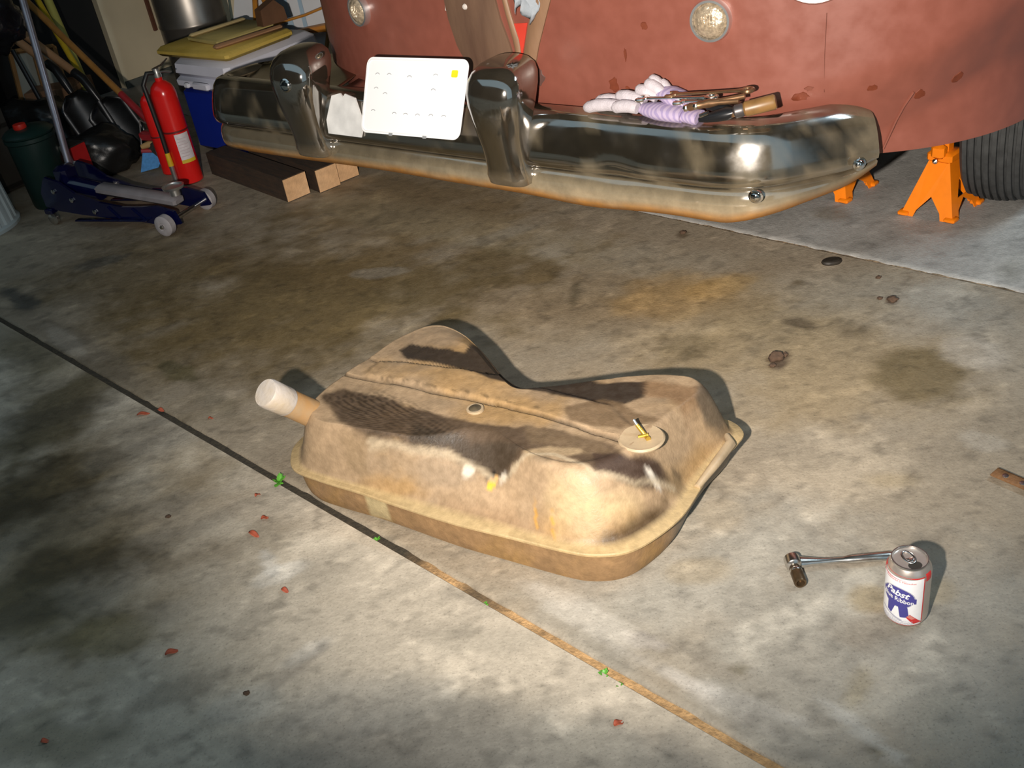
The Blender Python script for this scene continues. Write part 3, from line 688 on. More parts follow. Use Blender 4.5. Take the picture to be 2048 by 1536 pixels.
hd = MB(); R3 = align(lk); hd.lathe([(0, -.014), (.010, -.013), (.0135, -.010), (.0142, 0), (.0135, .008), (.010, .011), (0, .012)], (0, 0, .0145), 24, R3); hd.build('head', m_steel, rt)
sk = MB(); sk.lathe([(0, .010), (.0085, .010), (.0098, .013), (.0102, .020), (.0104, .030), (.0104, .047), (.0096, .049), (.007, .049), (.0065, .038), (0, .038)], (0, 0, .0125), 24, R3); sk.build('socket', m_oily, rt)
sb = MB(); sb.lathe([(.0103, .018), (.0107, .019), (.0107, .022), (.0103, .023)], (0, 0, .0125), 24, R3); sb.build('socket_band', m_steel, rt)

# ---------------------------------------------------------------- rusty bracket entering at the right edge
ba = Vector((0.8342, 1.414, 0.012)); bb = Vector((0.8639, 1.369, 0.012)); bd = (bb - ba).normalized()
br = thing('steel_bracket', 'rusty brown flat steel bracket with bolt holes at the right edge of the floor', 'bracket', (ba.x, ba.y, 0), math.atan2(bd.y, bd.x))
m_rust = mat('brown_rust', (0.13, 0.06, 0.022), rough=0.6, col2=(0.22, 0.11, 0.045), scale=60, bump=.2)
b_ = MB(); b_.box((.11, 0, .010), (.22, .026, .004), bev=.001); b_.box((.11, .012, .006), (.22, .003, .012), bev=.0006); b_.build('bar', m_rust, br)
for k in range(4):
    MB().lathe([(0, 0), (.0042, 0), (.0045, .0008), (.0, .001)], (.022 + .032 * k, -.001, .012), 14).build('bolt_hole', mat('hole_dark', (.02, .012, .008), .8), br)
    MB().lathe([(.0046, 0), (.006, 0), (.0056, .001), (.0048, .0011)], (.022 + .032 * k, -.001, .012), 14).build('hole_rim', m_steel, br)

# ---------------------------------------------------------------- car (its own frame: x along the bumper, y into the car)
CA = math.radians(-42); CO = Vector((0.566, 2.08, 0))
cx_ = Vector((math.cos(CA), math.sin(CA), 0)); cy_ = Vector((-math.sin(CA), math.cos(CA), 0))
def car2w(p): return CO + cx_ * p[0] + cy_ * p[1] + Vector((0, 0, p[2]))
car = thing('car', 'red oxide primer car front standing on jack stands in the garage', 'car', CO, CA)
def chrome(name, dirtcol=(0.40, 0.31, 0.19), rough=0.07):
    m = bpy.data.materials.new(name); m.use_nodes = True; nt = m.node_tree; N = nt.nodes; L = nt.links
    b = N['Principled BSDF']; b.inputs['Base Color'].default_value = (0.40, 0.385, 0.365, 1); b.inputs['Metallic'].default_value = 1
    tc = N.new('ShaderNodeTexCoord'); nz = N.new('ShaderNodeTexNoise'); nz.inputs['Scale'].default_value = 9; nz.inputs['Detail'].default_value = 7
    L.new(tc.outputs['Object'], nz.inputs['Vector'])
    mr = N.new('ShaderNodeMapRange'); mr.inputs['From Min'].default_value = .42; mr.inputs['From Max'].default_value = .72; mr.inputs['To Min'].default_value = rough; mr.inputs['To Max'].default_value = rough + .2
    L.new(nz.outputs['Fac'], mr.inputs['Value']); L.new(mr.outputs['Result'], b.inputs['Roughness'])
    d = N.new('ShaderNodeBsdfDiffuse')
    at = N.new('ShaderNodeAttribute'); at.attribute_name = 'Col'
    L.new(at.outputs['Color'], d.inputs['Color'])
    at2 = N.new('ShaderNodeAttribute'); at2.attribute_name = 'Dirt'
    n2 = N.new('ShaderNodeTexNoise'); n2.inputs['Scale'].default_value = 22; n2.inputs['Detail'].default_value = 8; n2.inputs['Roughness'].default_value = .65
    L.new(tc.outputs['Object'], n2.inputs['Vector'])
    ma = N.new('ShaderNodeMath'); ma.operation = 'MULTIPLY_ADD'; ma.inputs[1].default_value = 1.1; ma.inputs[2].default_value = -0.55
    L.new(n2.outputs['Fac'], ma.inputs[0])
    ad = N.new('ShaderNodeMath'); ad.operation = 'ADD'; ad.use_clamp = True
    L.new(at2.outputs['Fac'], ad.inputs[0])
    mm = N.new('ShaderNodeMath'); mm.operation = 'MULTIPLY'; L.new(ma.outputs[0], mm.inputs[0]); L.new(at2.outputs['Fac'], mm.inputs[1]); L.new(mm.outputs[0], ad.inputs[1])
    ms = N.new('ShaderNodeMixShader'); L.new(ad.outputs[0], ms.inputs['Fac']); L.new(b.outputs[0], ms.inputs[1]); L.new(d.outputs[0], ms.inputs[2])
    L.new(ms.outputs[0], N['Material Output'].inputs['Surface'])
    return m
m_chrome = chrome('worn_chrome')
def chrome_build(mb, name, parent, dirt, col, angle=40):
    o = mb.build(name, m_chrome, parent, col=col, angle=angle)
    a = o.data.attributes.new('Dirt', 'FLOAT', 'POINT'); a.data.foreach_set('value', np.asarray(dirt, np.float32))
    return o

# bumper: a section carried along a path with splayed ends
path = []
def arc(p0, p1, p2, n=14):
    for k in range(n): 
        t = k / (n - 1); path.append(tuple((1 - t) ** 2 * a + 2 * t * (1 - t) * b + t * t * c for a, b, c in zip(p0, p1, p2)))
for k in range(6): path.append((-1.835 - .035 * k / 6, .27 - .15 * k / 6))
arc((-1.872, .11), (-1.87, .035), (-1.76, .034), 14)
for k in range(1, 80): path.append((-1.76 + 1.62 * k / 80, .034 - .006 * math.sin(PI * k / 80)))
arc((-.14, .034), (-.005, .034), (.06, .105), 18)
for k in range(1, 13): path.append((.06 + .137 * k / 12, .105 + .145 * k / 12))
SEC = [(-.065,.458),(-.055,.467),(-.040,.472),(-.02,.470),(.000,.463),(.012,.449),(.022,.428),(.030,.404),(.036,.380),(.0395,.358),(.037,.343),(.024,.334),(.0155,.329),(.020,.324),(.027,.314),(.031,.300),(.033,.285),(.032,.270),(.029,.260),(.024,.2555),(.019,.2575),(.017,.265),(.017,.30),(.008,.33),(.018,.36),(.019,.40),(.010,.43),(-.01,.455),(-.040,.461),(-.060,.452)]
bumper = thing('bumper', 'dented chrome front bumper with two guards across the red car', 'bumper', CO, CA)
rows = []; pp = [Vector((p[0], p[1], 0)) for p in path]; NPATH = len(pp)
for i, p in enumerate(pp):
    t = (pp[min(i + 1, NPATH - 1)] - pp[max(i - 1, 0)]).normalized(); nrm = Vector((t.y, -t.x, 0))
    x = p.x
    drop = 0.010 * math.exp(-((x + .42) / .14) ** 2) + 0.006 * math.exp(-((x + .03) / .08) ** 2) - 0.006 * math.exp(-((x + 1.15) / .25) ** 2)
    e = max(0, (p.y - .16) / .09) if x > -.9 else max(0, (p.y - .19) / .08)
    mid = 1.0 if -1.30 < x < -.66 else 0.0
    row = []
    for (o, z) in SEC:
        zz = z - (drop if z < .30 else 0)
        if x > -.06 and z < .335: zz += .055 * min(1, max(0, (x + .06) / .25)) ** 1.2 * min(1, (.335 - z) / .06)
        if e > 0:
            zz = .385 + (zz - .385) * (1 - .25 * e ** 3); o = o - .012 * e * e
        dent = .006 * math.exp(-((x + .33) / .05) ** 2 - ((z - .345) / .03) ** 2) + .004 * math.exp(-((x + .40) / .03) ** 2 - ((z - .40) / .03) ** 2)
        row.append(p + nrm * (o - dent) + Vector((0, 0, zz)))
    rows.append(row)
bm_ = MB(); bm_.loft(rows, True, True)
a = np.array(bm_.v); sx, sz = np.tile(np.arange(len(SEC)), NPATH), a[:, 2]
nA = fbm(a[:, 0] + a[:, 1], a[:, 2], 14, 5, 71); nB = fbm(a[:, 0] - a[:, 1], a[:, 2], 50, 4, 72)
zsec = np.tile(np.array([s[1] for s in SEC]), NPATH)
dirt = 0.03 + 0.18 * smooth(.55, .75, nA)
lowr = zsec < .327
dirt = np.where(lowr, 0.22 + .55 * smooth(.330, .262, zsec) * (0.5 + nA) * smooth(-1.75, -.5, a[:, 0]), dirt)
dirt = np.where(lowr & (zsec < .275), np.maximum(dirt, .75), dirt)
dirt = np.maximum(dirt, smooth(.02, .12, a[:, 0]) * smooth(.38, .8, nA + .05) * .6)          # grimy right end
dirt = np.maximum(dirt, .95 * smooth(.19, .24, a[:, 1]) * (a[:, 0] > 0) * .6)
dirt = np.where(sx >= 19, .95, dirt)
colr = np.tile((0.42, 0.34, 0.22), (len(a), 1))
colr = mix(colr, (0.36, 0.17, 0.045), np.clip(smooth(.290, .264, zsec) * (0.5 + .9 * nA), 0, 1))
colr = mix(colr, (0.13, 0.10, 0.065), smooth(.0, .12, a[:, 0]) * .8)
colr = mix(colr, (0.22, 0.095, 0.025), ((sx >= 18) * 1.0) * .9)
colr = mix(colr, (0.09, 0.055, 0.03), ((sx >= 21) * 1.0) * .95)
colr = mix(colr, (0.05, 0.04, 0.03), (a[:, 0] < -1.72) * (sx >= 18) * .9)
chrome_build(bm_, 'bumper_bar', bumper, dirt, colr, angle=50)
# bolts
def bolt(x, y, z, nrm, r, elong=1.0):
    mb = MB(); R3 = align(nrm); mb.lathe([(0, -.004), (r * 1.5, -.003), (r * 1.45, 0), (r * 1.1, .001), (r, .0035), (r * .7, .0065), (0, .008)], (x, y, z), 24, R3)
    return mb
bl = bolt(*((0.033, 0, 0.3322)), Vector((.25, -1, -.1)), .011)
bl.build('bumper_bolt', mat('bright_chrome', (.75, .74, .72), .1, 1.0), bumper)
bl = bolt(*((0.1944, 0.175, 0.3572)), Vector((.72, -.69, -.05)), .010)
bl.build('bumper_bolt', MATS['bright_chrome'], bumper)
# guards: stacked rounded cross-sections
def guard(xc, holex=None):
    g = MB(); rings = []
    #        z    half width  front y   back y  shift
    prof = [(.285, .052, -.028, .02), (.291, .062, -.040, .03), (.312, .066, -.046, .04), (.335, .063, -.047, .05), (.36, .062, -.050, .05), (.39, .064, -.055, .05), (.42, .069, -.061, .05), (.46, .076, -.068, .06), (.50, .082, -.072, .075), (.53, .083, -.071, .09), (.555, .079, -.063, .10), (.573, .070, -.049, .10), (.586, .055, -.028, .09), (.593, .036, -.004, .075), (.596, .014, .02, .05)]
    for z, w, yf, yb in prof:
        r = []; n = 40; yc = (yf + yb) / 2; hy = (yb - yf) / 2
        for k in range(n):
            t = 2 * PI * k / n; c_, s_ = math.cos(t), math.sin(t)
            ex = 2 / 2.7
            r.append(Vector((xc + w * math.copysign(abs(c_) ** ex, c_), yc + hy * math.copysign(abs(s_) ** ex, s_), z)))
        rings.append(r)
    g.loft(rings, True, True)
    # skirt where the guard meets the bumper
    a = np.array(g.v); nn = fbm(a[:, 0], a[:, 2], 20, 4, 5)
    return chrome_build(g, 'bumper_guard', bumper, .04 + .2 * smooth(.34, .29, a[:, 2]) * (.6 + nn), np.tile((.40, .32, .22), (len(a), 1)), angle=60)
GR, GL = -.640, -1.372
gr = guard(GR); gl = guard(GL)
MB().lathe([(0, -.004), (.019, -.003), (.019, .001), (.015, .003), (.012, .002), (.011, .005), (0, .008)], (GL + .02, -.072, .515), 24, align((.25, -1, .15))).build('guard_bolt', MATS['bright_chrome'], gl)
# white plate bracket tabs between left guard and plate
tb_ = MB(); tb_.prism([(-.055, 0), (.05, 0), (.06, .03), (.035, .085), (.004, .092), (-.004, .084), (-.012, .092), (-.04, .085), (-.06, .03)], .004, Matrix.Translation(Vector((-1.215, -.014, .362))) @ Matrix.Scale(1.25, 4) @ Matrix.Rotation(math.radians(75), 4, 'X')); tb_.build('plate_bracket', mat('bare_bracket_metal', (.85, .84, .82), .3, .15, scale=20, var=.15), bumper)

# license plate, leaning back on its bracket
lp = [Vector((-1.106, -0.055, 0.3962)), Vector((-0.7504, -0.055, 0.4058)), Vector((-0.7212, 0, 0.5967)), Vector((-1.073, 0, 0.5859))]
pcen = (lp[0] + lp[1]) / 2
pxv = (lp[1] - lp[0]); PW = pxv.length; pxv.normalize()
pup = ((lp[3] + lp[2]) / 2 - pcen); pup -= pxv * pup.dot(pxv) * 0.0; PH = pup.length; pup.normalize()
pn = pxv.cross(pup).normalized()
plate = thing('license_plate', 'white license plate with yellow sticker propped on the chrome bumper', 'license plate', car2w(pcen), CA)
PM = Matrix((( pxv.x, pup.x, pn.x, 0), (pxv.y, pup.y, pn.y, 0), (pxv.z, pup.z, pn.z, 0), (0, 0, 0, 1)))
def rrect(x0, y0, x1, y1, r, n=6):
    out = []
    for (cx, cy, a0) in ((x1 - r, y1 - r, 0), (x0 + r, y1 - r, 90), (x0 + r, y0 + r, 180), (x1 - r, y0 + r, 270)):
        for k in range(n + 1):
            a = math.radians(a0 + 90 * k / n); out.append((cx + r * math.cos(a), cy + r * math.sin(a)))
    return out
m_lp = mat('white_reflective_sheet', (0.93, 0.93, 0.94), rough=0.35, scale=4, var=0.02)
pb = MB(); pb.prism(rrect(-PW / 2, 0, PW / 2, PH, .022), .0015, PM); pb.build('plate_sheet', m_lp, plate, sm=False)
rim = MB(); rp = rrect(-PW / 2 + .006, .006, PW / 2 - .006, PH - .006, .018); rim.tube([PM @ Vector((x, y, .0015)) for x, y in rp + rp[:1]], .0018, 6, cap=False); rim.build('embossed_rim', m_lp, plate)
yl = MB(); yl.prism(rrect(PW / 2 - .053, PH - .045, PW / 2 - .032, PH - .027, .004), .0008, PM @ Matrix.Translation((0, 0, .0015))); yl.build('yellow_sticker', mat('yellow_sticker_ink', (.75, .68, .02), .4), plate, sm=False)
em = MB(); m_em = mat('grey_emboss', (.28, .29, .30), .5)
for (px_, py_) in ((-.115,.118),(-.078,.118),(-.015,.115),(.062,.120),(-.115,.090),(-.085,.080),(.060,.092),(-.118,.045),(-.05,.042),(-.015,.042),(.022,.042),(.062,.043),(.10,.043)):
    px_ *= PW / .305; py_ *= PH / .152
    em.tube([PM @ Vector((px_ + .007 * math.cos(t), py_ + .004 * math.sin(t), .0015)) for t in [PI * k / 6 for k in range(7)]], .0009, 5)
eo = em.build('embossed_mark', m_em, plate); eo['kind'] = 'stuff'
for px_ in (-.055, .05):
    nt2 = MB(); nt2.prism(rrect(px_ * PW / .305 - .007, -.003, px_ * PW / .305 + .007, .007, .003), .0012, PM @ Matrix.Translation((0, 0, .001))); nt2.build('mounting_slot', m_em, plate, sm=False)

# body shell
XC, HWB = -.68, 1.065
HWR = 1.2
def plan(u, ins=0.0):
    """u in -1..1 along the nose; beyond that straight back along the sides"""
    s = 1 if u >= 0 else -1; au = abs(u)
    # parametrise by angle so the corner gets points
    t = au * PI / 2
    ex = 2 / 3.0
    X = math.sin(t) ** ex; Yq = math.cos(t) ** ex
    return XC + s * ((HWR if s > 0 else HWB) - ins) * X, .12 + ins + .8 * (1 - Yq)
def crease_z(x): return float(np.interp(x, [-2, -.06, .20, .30, .42, .6], [.455, .462, .535, .575, .655, .66]))
def sill_z(x, y): return float(np.interp(y, [.1, .40, .62, 1.1], [.335, .335, .335, .36]))
def body_pt(u, k, off=0.0, back=None):
    """k 0..1 from the sill to the top; returns a point on the body skin"""
    x, y = plan(u)
    if back is not None: y += back
    zc = crease_z(x) if u > 0 else .46
    zs = sill_z(x, y)
    z = zs + (1.02 - zs) * k
    ins = 0.0
    if z < zc: ins = .42 * (zc - z) * (1.0 if (zc - z) < .06 else 1.0) 
    else: ins = .10 * max(0, z - .72) ** 1.3
    ins = min(ins, .07)
    d = Vector((x - XC, (y - .95) * 1.2, 0)).normalized()
    return Vector((x, y, z)) - d * (ins - off)
us = [i / 60 for i in range(-60, 61)]
ks = [0, .02, .05, .08, .11, .14, .17, .20, .23, .26, .30, .34, .38, .42, .46, .5, .55, .6, .65, .7, .76, .82, .88, .94, 1.0]
rows = []
cols_ = [(u, None) for u in us]
cols_ = [(-1, .8), (-1, .5), (-1, .25)] + cols_ + [(1, .12), (1, .25), (1, .5), (1, .8)]
for k in ks:
    rows.append([body_pt(u, k, 0, bk) for u, bk in cols_])
lip = [p + Vector((0, .03, .0)) if True else p for p in rows[0]]
bod = MB(); bod.grid([lip] + rows)
a = np.array(bod.v)
nA = fbm(a[:, 0] * 1.0, a[:, 2] + a[:, 1], 7, 4, 81)
cb = np.tile((0.215, 0.068, 0.046), (len(a), 1)) * (0.93 + .14 * nA)[:, None]
m_body = mat('red_oxide_primer', (1, 1, 1), rough=0.40, vcol=True, scale=25, var=0.07, bump=0.015, bscale=60, spec=0.5, rvar=.08)
bodo = bod.build('body', m_body, car, col=cb, angle=30)
sol = bodo.modifiers.new('thickness', 'SOLIDIFY'); sol.thickness = .004; sol.offset = 1 
# dark underside and engine bay block so nothing shines through
ub = MB(); ub.box((XC, 1.1, .62), (1.7, 1.3, .35), bev=.05); ub.build('inner_structure', mat('underbody_black', (.012, .011, .010), .8), car)
# apron closing the gap between the bumper and the body (the tools lie on it)
def apron(x0, x1, nm, m, rise):
    rows = []
    for i in range(31):
        x = x0 + (x1 - x0) * i / 30; yb = min(plan(np.clip(u_of(x), -1, 1))[1] + .02, float(np.interp(x, [-1.82, -1.74, -1.55, -1.3], [.20, .27, .36, .75]))); yf = .085 if -1.74 < x < -.13 else (.085 + (x + .13) * 1.5 if x > -.13 else .085 + (-1.74 - x) * 1.0)
        yf = min(yf, yb - .02)
        rows.append([(x, yf + (yb - yf) * t, .450 + rise * t * t) for t in [k / 6 for k in range(7)]])
    o = MB().grid(rows).build(nm, m, car); so = o.modifiers.new('sheet', 'SOLIDIFY'); so.thickness = .003; return o
def u_of(x):
    lo, hi = -1.0, 1.0
    for _ in range(40):
        mid = (lo + hi) / 2
        if plan(mid)[0] < x: lo = mid
        else: hi = mid
    return lo
apron(-1.33, .12, 'apron', mat('apron_primer', (.215, .070, .048), .45, scale=20, var=.1), .01)
apron(-1.81, -1.34, 'polished_apron', mat('dull_chrome_apron', (.30, .26, .20), .16, 1.0, scale=12, var=.25), .02)
# skin lookup by (x, z) for things set on the skin
def skin(x, z, off=0.0):
    lo, hi = -1.0, 1.0
    for _ in range(40):
        mid = (lo + hi) / 2
        if plan(mid)[0] < x: lo = mid
        else: hi = mid
    u = (lo + hi) / 2; y = plan(u)[1]; zs = sill_z(x, y)
    return body_pt(u, (z - zs) / (1.02 - zs), off)
def skin_n(x, z):
    e = .01; a = skin(x + e, z) - skin(x - e, z); b = skin(x, z + e) - skin(x, z - e)
    n = a.cross(b).normalized(); return n if n.y < 0 else -n
# rust spots, painted scars: thin flakes of rust standing on the primer
m_spot = mat('rust_scar', (0.12, 0.022, 0.006), rough=.6, col2=(0.17, .035, .012), scale=60, var=.3)
def flake(x, z, rx, rz, nm='rust_spot', m=m_spot, rot=0.0, seed=0):
    rnd = random.Random(seed + int(x * 1000)); n = 14; pts = []
    for k in range(n):
        t = 2 * PI * k / n; f = rnd.uniform(.7, 1.15)
        dx, dz = rx * math.cos(t) * f, rz * math.sin(t) * f
        pts.append((x + dx * math.cos(rot) - dz * math.sin(rot), z + dx * math.sin(rot) + dz * math.cos(rot)))
    mb = MB(); mb.loft([[skin(px, pz, .004) for px, pz in pts], [skin(x + (px - x) * .92, z + (pz - z) * .92, .0055) for px, pz in pts]], True, True)
    return mb.build(nm, m, car)
for k, (p, rx, rz) in enumerate([(((-0.3876, 0.14, 0.514)), .014, .020), (((-0.3517, 0.14, 0.5077)), .006, .006), (((-0.2957, 0.14, 0.6539)), .009, .010), (((-0.3498, 0.14, 0.5871)), .004, .016), (((0.1952, 0.24, 0.503)), .012, .008), (((0.2959, 0.38, 0.4676)), .012, .014), (((0.3636, 0.5, 0.4894)), .010, .012), (((0.0519, 0.16, 0.4954)), .02, .010), (((0.0689, 0.16, 0.5131)), .010, .006)]):
    flake(p[0], p[2], rx, rz, seed=k)
# bare grey patch, seam and bead lines
def strip(pts, r, nm, m, flat=.5): MB().tube([skin(x, z, .004) for x, z in pts], r, 8, flat=flat).build(nm, m, car)
m_seam = mat('seam_brown_primer', (.13, .04, .025), .5)  # darker brown primer for the seam line
q0 = (0.1014, 0.2, 0.6714); q1 = (0.0989, 0.2, 0.5832); q2 = (0.1, 0.18, 0.5032)
strip([(q0[0], q0[2]), (q1[0], q1[2]), (q2[0], q2[2])], .0013, 'panel_seam', m_seam)
q0 = (0.2827, 0.33, 0.4774); q1 = (0.2661, 0.33, 0.4092); q2 = (0.2462, 0.33, 0.3426)
strip([(q0[0], q0[2]), ((q0[0] + q1[0]) / 2 - .002, (q0[2] + q1[2]) / 2), (q1[0], q1[2]), (q2[0], q2[2])], .0045, 'panel_bead', mat('primer_bead', (.215, .070, .048), .42, scale=25, var=.07), .7)
# brown stripped strips at the nose with the red gap between them
m_bare = mat('brown_stained_metal', (0.095, 0.052, 0.034), rough=.5, col2=(.17, .10, .062), scale=14, stretch=(1, 1, .25), bump=.12)
m_bare2 = mat('tan_stained_metal', (0.19, 0.105, 0.06), rough=.5, col2=(.27, .155, .085), scale=14, stretch=(1, 1, .25), bump=.12)
def nose_strip(L, Rr, nm, m, th=.012):
    """L, Rr: (x, z) polylines of its left and right borders"""
    rr = []
    n = 14
    for i in range(n + 1):
        t = i / n
        lx = np.interp(t, np.linspace(0, 1, len(L)), [p[0] for p in L]); lz = np.interp(t, np.linspace(0, 1, len(L)), [p[1] for p in L])
        rx = np.interp(t, np.linspace(0, 1, len(Rr)), [p[0] for p in Rr]); rz = np.interp(t, np.linspace(0, 1, len(Rr)), [p[1] for p in Rr])
        row = [skin(lx, lz, .001)]
        for j in range(9):
            s = j / 8; row.append(skin(lx + (rx - lx) * s, lz + (rz - lz) * s, .005 + th * math.sin(PI * (.15 + .7 * s))))
        row.append(skin(rx, rz, .001)); rr.append(row)
    return MB().grid(rr).build(nm, m, car)
def xz(p): return (p[0], p[2])
nose_strip([xz((-0.8802, 0.13, 0.8813)), xz((-0.869, 0.13, 0.6643)), xz((-0.8517, 0.13, 0.5883)), xz((-0.8082, 0.13, 0.512))], [xz((-0.7291, 0.13, 0.8774)), xz((-0.6993, 0.13, 0.6679)), xz((-0.6776, 0.13, 0.5949)), xz((-0.6668, 0.13, 0.5198))], 'nose_strip', m_bare)
nose_strip([xz((-0.7061, 0.13, 0.8768)), xz((-0.6813, 0.13, 0.6803)), xz((-0.6675, 0.13, 0.6077)), xz((-0.6619, 0.13, 0.5201))], [xz((-0.694, 0.13, 0.8764)), xz((-0.6656, 0.13, 0.6806)), xz((-0.6486, 0.13, 0.6084)), xz((-0.6491, 0.13, 0.5208))], 'nose_strip', m_bare2, .006)
nose_strip([xz((-0.5139, 0.13, 0.8717)), xz((-0.6061, 0.13, 0.6699)), xz((-0.6334, 0.13, 0.5966)), xz((-0.6555, 0.13, 0.5204))], [xz((-0.4657, 0.13, 0.8705)), xz((-0.558, 0.13, 0.6709)), xz((-0.5916, 0.13, 0.5982)), xz((-0.6189, 0.13, 0.5224))], 'nose_strip', m_bare2, .010)
m_chip = mat('pale_chipped_filler', (.55, .50, .46), .6, scale=40, var=.2)
q = (-0.8723, 0.13, 0.6868); flake(q[0], q[2], .006, .016, 'paint_chip', m_chip, 0, 3)
q = (-0.7975, 0.13, 0.6929)
MB().lathe([(0, 0), (.008, 0), (.006, .004), (0, .005)], skin(q[0], q[2], .016), 14, align(skin_n(q[0], q[2]))).build('paint_chip', m_chip, car)
q = (-0.6079, 0.13, 0.523); flake(q[0], q[2], .022, .022, 'guard_shadow', mat('guard_shadow', (.11, .055, .045), .5), 0, 9)  # bumper guard's cast shadow, painted as a dark flake on the skin
q = (-0.6393, 0.13, 0.6355)
fl2 = MB(); pts = [xz((-0.6676, 0.13, 0.6517)), xz((-0.6176, 0.13, 0.6553)), xz((-0.6466, 0.13, 0.5738))]
fl2.loft([[skin(x, z, .003) for x, z in pts], [skin(x, z, .006) for x, z in pts]], True, True); fl2.build('red_enamel_patch', mat('bright_red_enamel', (.55, .05, .03), .3), car)

# round lamps
m_lens = mat('clear_lens', (.50, .40, .28), rough=.18, metal=.45, scale=120, var=.35, bump=.5, bscale=90)
m_ring = mat('bright_ring', (.80, .80, .80), .25, .9)
def lamp(x, z, r, nm, ribs=True):
    p = skin(x, z, .002); n = skin_n(x, z); R3 = align(n)
    ho = MB(); ho.lathe([(r * .2, 0), (r * 1.0, 0), (r * 1.02, .012), (r * .97, .020), (r * .86, .020), (r * .83, .012), (r * .2, .010)], p, 40, R3); o = ho.build(nm, m_ring, car)
    le = MB(); le.lathe([(0, .008), (r * .84, .008), (r * .82, .016), (r * .70, .022), (r * .45, .027), (0, .029)], p, 40, R3); le.build('lens', m_lens, o)
    if ribs:
        up = Vector((0, 0, 1)); sd = up.cross(n).normalized(); u2 = n.cross(sd)
        for k in range(-4, 5):
            s = k / 5 * r * .8; hh = math.sqrt(max(0, (r * .72) ** 2 - s * s))
            MB().tube([p + sd * s + u2 * (hh * t) + n * (.0135 + .0155 * (1 - (s * s + hh * hh * t * t) / (r * .84) ** 2)) for t in [-1 + i / 6 for i in range(13)]], r * .055, 6).build('lens_rib', m_lens, o)
    return o
q = (-0.1336, 0.145, 0.6675); lamp(q[0], q[2], .046, 'parking_lamp')
q = (-1.222, 0.15, 0.6651); lamp(q[0], q[2], .043, 'parking_lamp')
q = (0.0824, 0.24, 0.778)
hl = lamp(q[0], q[2], .085, 'headlamp', False)

# front wheel behind the body on the right
tyre = MB(); rings = []; RW = .325; HWT = .088
prof = [(.20, -.075), (.26, -.088), (.295, -.085)]
for k in range(9):
    xk = -.070 + .140 * k / 8
    prof += [(RW - .016 * (xk / .08) ** 2, xk - .0055), (RW - .016 * (xk / .08) ** 2, xk + .0045), (RW - .009 - .016 * (xk / .08) ** 2, xk + .0055), (RW - .009 - .016 * (xk / .08) ** 2, xk + .0105)]
prof += [(.295, .085), (.26, .088), (.20, .075)]
wc = Vector((.325, .935, RW + .002)); wr = rotz(math.radians(6)) @ align((1, 0, 0))
tyre.lathe(prof, wc, 72, wr)
ty = tyre.build('tyre', mat('dusty_black_rubber', (.035, .036, .036), rough=.75, scale=40, var=.3), car, angle=25)
MB().lathe([(0, -.05), (.19, -.05), (.205, -.07), (.205, .07), (.19, .05), (0, .04)], wc, 40, wr).build('wheel', mat('wheel_steel', (.08, .08, .08), .5, .5), ty)

